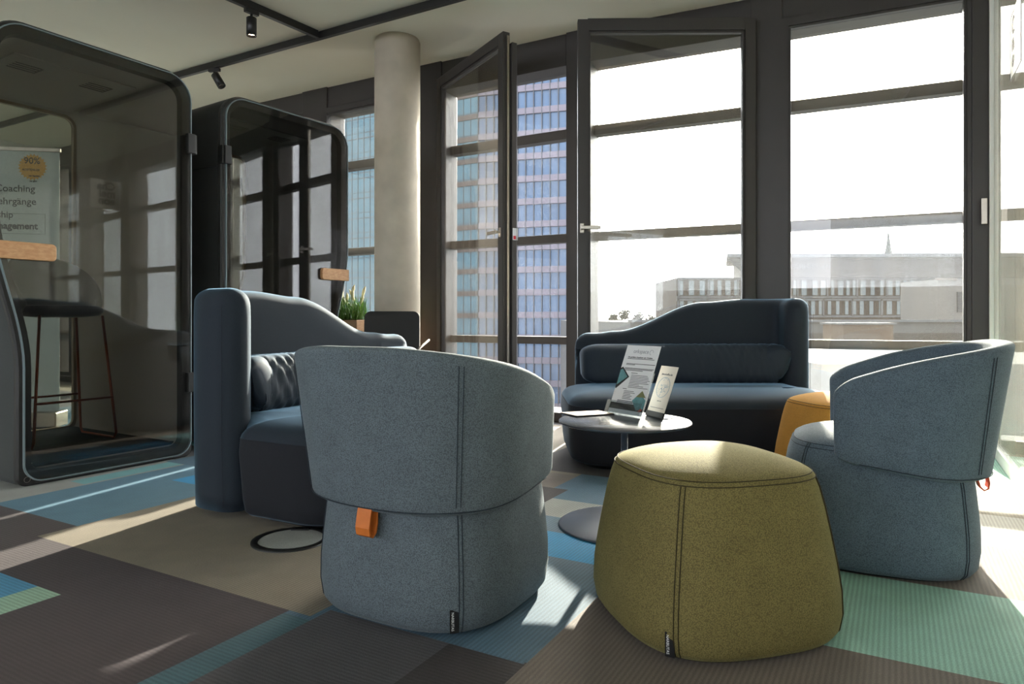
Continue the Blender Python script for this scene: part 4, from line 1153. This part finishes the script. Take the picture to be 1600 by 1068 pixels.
M_ground = farm('far_ground', (104, 102, 96), k=.4, rough=.95, var=.15, vscale=.05)
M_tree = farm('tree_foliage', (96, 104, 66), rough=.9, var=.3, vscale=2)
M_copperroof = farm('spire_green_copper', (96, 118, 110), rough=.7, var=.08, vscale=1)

tag(MB().box(-300, 400, 8, 900, -18.2, -18).build('ground', M_ground), kind='structure')
# glass tower
tw = thing('office_tower', 'tall blue glass office tower seen through the open casement and beside the column', 'building')
C1 = P(748, 108, 0); C2 = P(886, 104, 0); C0 = P(515, 124, 0)
top = 75
def wallbox(a, b_, z0, z1, thick, back=1):
    d = (b_ - a); d.z = 0; L_ = d.length; d.normalize(); n_ = Vector((-d.y, d.x, 0))
    if n_.y < 0: n_ = -n_
    return frame_m(a, d, n_), L_
Mr_, Lr = wallbox(C1, C2, 0, 0, 0); Ml_, Ll = wallbox(C0, C1, 0, 0, 0)
core = MB().prism([(C0.x, C0.y), (C1.x, C1.y), (C2.x, C2.y), (C2.x - 6, C2.y + 26), (C0.x - 4, C0.y + 26)], -18, top)
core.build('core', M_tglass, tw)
lg = MB().box(0.02, Ll - .02, -.15, .05, -18, top, M=Ml_)
fh = 3.5
bm_ = MB(); z = -16.5
while z < top: bm_.box(-.05, Lr + .05, -.35, 0.05, z, z + .95, M=Mr_); z += fh
bm_.build('spandrel_bands', M_tband, tw)
mm = MB()
nm = int(Lr / 1.25)
for k in range(nm + 1): mm.box(k * Lr / nm - .05, k * Lr / nm + .05, -.42, 0, -18, top, M=Mr_)
nm = int(Ll / 1.35)
for k in range(nm + 1): mm.box(k * Ll / nm - .035, k * Ll / nm + .035, -.22, 0, -18, top, M=Ml_)
z = -16.5
while z < top: mm.box(0, Ll, -.2, 0, z, z + .12, M=Ml_).box(0, Ll, -.2, 0, z + 1.0, z + 1.06, M=Ml_); z += fh
mm.build('mullions', M_tmull, tw)
z = -16.5; k = 0
while z < top:
    lg.box(Ll - 4.5, Ll - .1, -.3, 0, z, z + .8, mi=1, M=Ml_); z += fh

lg.build('side_curtain_wall', [M_tglass2, farm('tower_rust_band', (150, 122, 112), rough=.6, var=.1, vscale=.6)], tw)
sm_ = MB(); z = -16.5
while z < top:
    a_ = Mr_ @ Vector((Lr + .1, -.5, z + 2.6)); b2 = Mr_ @ Vector((Lr + 1.2, -.5, z + .9))
    sm_.bar(a_, b2, .16, .16); sm_.bar(Mr_ @ Vector((Lr, -.5, z + .05)), Mr_ @ Vector((Lr + 1.5, -.5, z + .05)), .1, .1)
    sm_.bar(Ml_ @ Vector((Ll - 6, -.6, z + 2.9)), Ml_ @ Vector((Ll - 4.6, -.6, z + .4)), .14, .14)
    z += fh
for k in (0.15, 1.45): sm_.box(Lr + k - .03, Lr + k + .03, -.55, -.49, -18, top, M=Mr_)
sm_.build('escape_stair', M_stair, tw)

# long low office block to the right
ob_ = thing('office_block', 'long low brick office block with a projecting roof storey beyond the right windows', 'building')
def wpt(px, y, py): return Vector(((px - 800) / F * y, y, CH - (py - Y0) * y / F))
YB = 110
def slab(x0, y0p, x1, y1p, dep, mi, mb, dpt=YB):
    a = wpt(x0, dpt, y0p); b2 = wpt(x1, dpt, y1p); mb.box(a.x, b2.x, dpt, dpt + dep, b2.z, a.z, mi)
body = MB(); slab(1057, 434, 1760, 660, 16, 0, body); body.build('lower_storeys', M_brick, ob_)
up = MB(); a = wpt(1165, YB - 1, 412)
up.prism([(wpt(1166, YB - 2, 0).x, wpt(1166, YB - 2, 0).y), (wpt(1760, YB - 2, 0).x, YB - 2), (wpt(1760, YB, 0).x, YB + 14), (wpt(1190, YB, 0).x, YB + 14)], wpt(0, YB, 434).z, wpt(0, YB, 404).z)
up.build('roof_storey', farm('roof_storey_cladding', (124, 106, 98), k=.09, rough=.8, var=.1, vscale=1), ob_)
rf = MB(); zt, zb = wpt(0, YB, 399).z, wpt(0, YB, 404.5).z
rf.prism([(wpt(1136, YB - 3, 0).x, YB - 3), (wpt(1775, YB - 3, 0).x, YB - 5), (wpt(1775, YB, 0).x, YB + 15), (wpt(1180, YB, 0).x, YB + 15)], zb, zt)
rf.build('flat_roof', M_trim, ob_)
# sloping soffit of the prow
MB().add([wpt(1137, YB - 2.9, 404.5), wpt(1168, YB - 1, 433), wpt(1168, YB + 3, 433), wpt(1168, YB + 3, 404.5), wpt(1168, YB - 2.9, 404.5)], [(0, 1, 4), (1, 2, 3, 4), (0, 3, 2, 1), (0, 4, 3)]).build('roof_prow', M_trim, ob_)
fr_ = MB()
for y_ in (434, 463, 467, 493): slab(1057, y_ - .5, 1760, y_ + 2.5, -.3, 0, fr_)
for k in range(0, 15): slab(1059 + k * 88 / 1.9, 434, 1061.5 + k * 88 / 1.9, 464, -.3, 0, fr_)
for k in range(0, 16): slab(1036 + k * 86 / 1.9 + 22, 466, 1038.5 + k * 86 / 1.9 + 22, 494, -.3, 0, fr_)
fr_.build('window_frames', M_trim, ob_)
ro = random.Random(21)
for row, (ya, yb) in enumerate(((438, 461), (470, 491))):
    x = 1062
    while x < 1750:
        w_ = ro.choice((5, 6, 8)); m_ = MB(); slab(x, ya, x + w_, yb, -.12, 0, m_); m_.build('window', M_fglass, ob_); x += w_ + ro.choice((5, 6, 8, 9))
tx = wpt(1236, YB - 2.05, 418)
Mt_ = Matrix(((1, 0, 0, tx.x), (0, 0, -1, YB - 2.05), (0, 1, 0, wpt(0, YB, 421).z), (0, 0, 0, 1)))
text_mb('ENBURGER', 1.1, Mt_, depth=.03, spacing=1.15).build('roof_lettering', M_trim, ob_)
# spire
spz = thing('church_spire', 'thin green church spire rising behind the office block roof', 'spire')
YS = 260; b0 = wpt(1388, YS, 405); t0 = wpt(1388, YS, 357)
MB().rings([[(b0.x + 1.9 * k_ * math.cos(a), YS + 1.9 * k_ * math.sin(a), z) for a in [2 * PI * j / 8 for j in range(8)]] for z, k_ in ((-18, 1.3), (b0.z - 1, 1.3), (b0.z, 1.0), (b0.z + (t0.z - b0.z) * .45, .42), (t0.z, .03))], smooth=False).build('spire', M_copperroof, spz)
# service hut with louvres on the flat roof
YH = 62
hut = thing('roof_plant_hut', 'pale brick plant hut with louvres on the flat roof at right', 'hut')
a, b2 = wpt(1466, YH, 436), wpt(1640, YH, 500)
MB().box(a.x, b2.x, YH, YH + 6, b2.z - 1.5, a.z).build('walls', farm('pale_brick', (196, 190, 184), k=.2, rough=.9, var=.06, vscale=3), hut)
c_ = MB(); slab(1464, 434, 1496, 437.5, .3, 0, c_, YH - .15); c_.build('coping', farm('coping_tan', (204, 180, 156), rough=.7, var=.03), hut)
lv = MB()
for k in range(16): slab(1495, 456 + k * 2.0, 1514, 457.2 + k * 2.0, -.12, 0, lv, YH)
lv.build('louvres', M_tmull, hut)
# flat roofs in the middle distance
lr = thing('flat_roof_building', 'broad flat-roofed building with a pale parapet just beyond the windows', 'building')
YR = 42
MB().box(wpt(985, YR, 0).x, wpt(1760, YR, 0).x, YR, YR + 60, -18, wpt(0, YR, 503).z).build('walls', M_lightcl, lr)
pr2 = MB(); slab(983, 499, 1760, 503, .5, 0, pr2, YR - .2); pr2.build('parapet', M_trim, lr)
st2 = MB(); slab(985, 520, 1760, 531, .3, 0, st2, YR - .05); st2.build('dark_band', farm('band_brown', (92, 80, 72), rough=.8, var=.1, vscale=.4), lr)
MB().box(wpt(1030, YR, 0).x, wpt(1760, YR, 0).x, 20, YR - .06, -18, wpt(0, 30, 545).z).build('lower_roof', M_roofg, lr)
kx = thing('roof_box', 'small tan roof box glimpsed between the right sofa and the profile lounge chair', 'roof box')
YK = 30; a, b2 = wpt(1318, YK, 562), wpt(1396, YK, 600)
MB().box(a.x, b2.x, YK, YK + 2, wpt(0, 30, 545).z - .01, wpt(0, 30, 545).z + .01 + (a.z - b2.z)).build('casing', farm('roof_box_tan', (176, 140, 104), rough=.8, var=.06), kx, bevel=.02)
MB().box(a.x - .1, b2.x + .1, YK - .1, YK + 2.1, wpt(0, 30, 545).z + .01 + (a.z - b2.z), wpt(0, 30, 545).z + .09 + (a.z - b2.z)).build('lid', M_trim, kx)
# far trees
rt = random.Random(31)
for i, (px, wd_, tp_, lab) in enumerate(((958, 9, 489, 'leftmost low tree on the skyline beside the casement frame'), (975, 10, 481, 'bare-topped tallest tree of the skyline group behind the right sofa'), (996, 9, 487, 'rounded tree at the right of the skyline group behind the right sofa'), (1018, 9, 491, 'small low tree nearest the office block on the skyline'))):
    YT = 150 + (i % 2) * 9; tr = thing('tree', lab, 'tree', (wpt(px, YT, 0).x, YT, -18), 0, 'trees on the skyline')
    zt = CH - (tp_ - Y0) * YT / F + 18; R0 = wd_ * YT / F
    MB().tube([(0, 0, 0), (0, 0, zt * .8)], [.35, .12], 8).build('trunk', M_stair, tr)
    cr_ = MB()
    for k in range(900):
        a = rt.uniform(0, 2 * PI); el = rt.uniform(-1, 1); q = R0 * rt.uniform(.1, 1.15)
        c0 = Vector((q * math.cos(a) * math.sqrt(1 - el * el), q * math.sin(a) * math.sqrt(1 - el * el), zt - R0 * 1.1 + q * 1.1 * el))
        u_ = Vector((rt.uniform(-1, 1), rt.uniform(-1, 1), rt.uniform(-1, 1))).normalized(); v_ = u_.orthogonal().normalized(); s3 = rt.uniform(.08, .24)
        cr_.add([c0 - u_ * s3, c0 + v_ * s3, c0 + u_ * s3, c0 - v_ * s3], [(0, 1, 2, 3)])
    cr_.build('crown', M_tree, tr, fix=False)
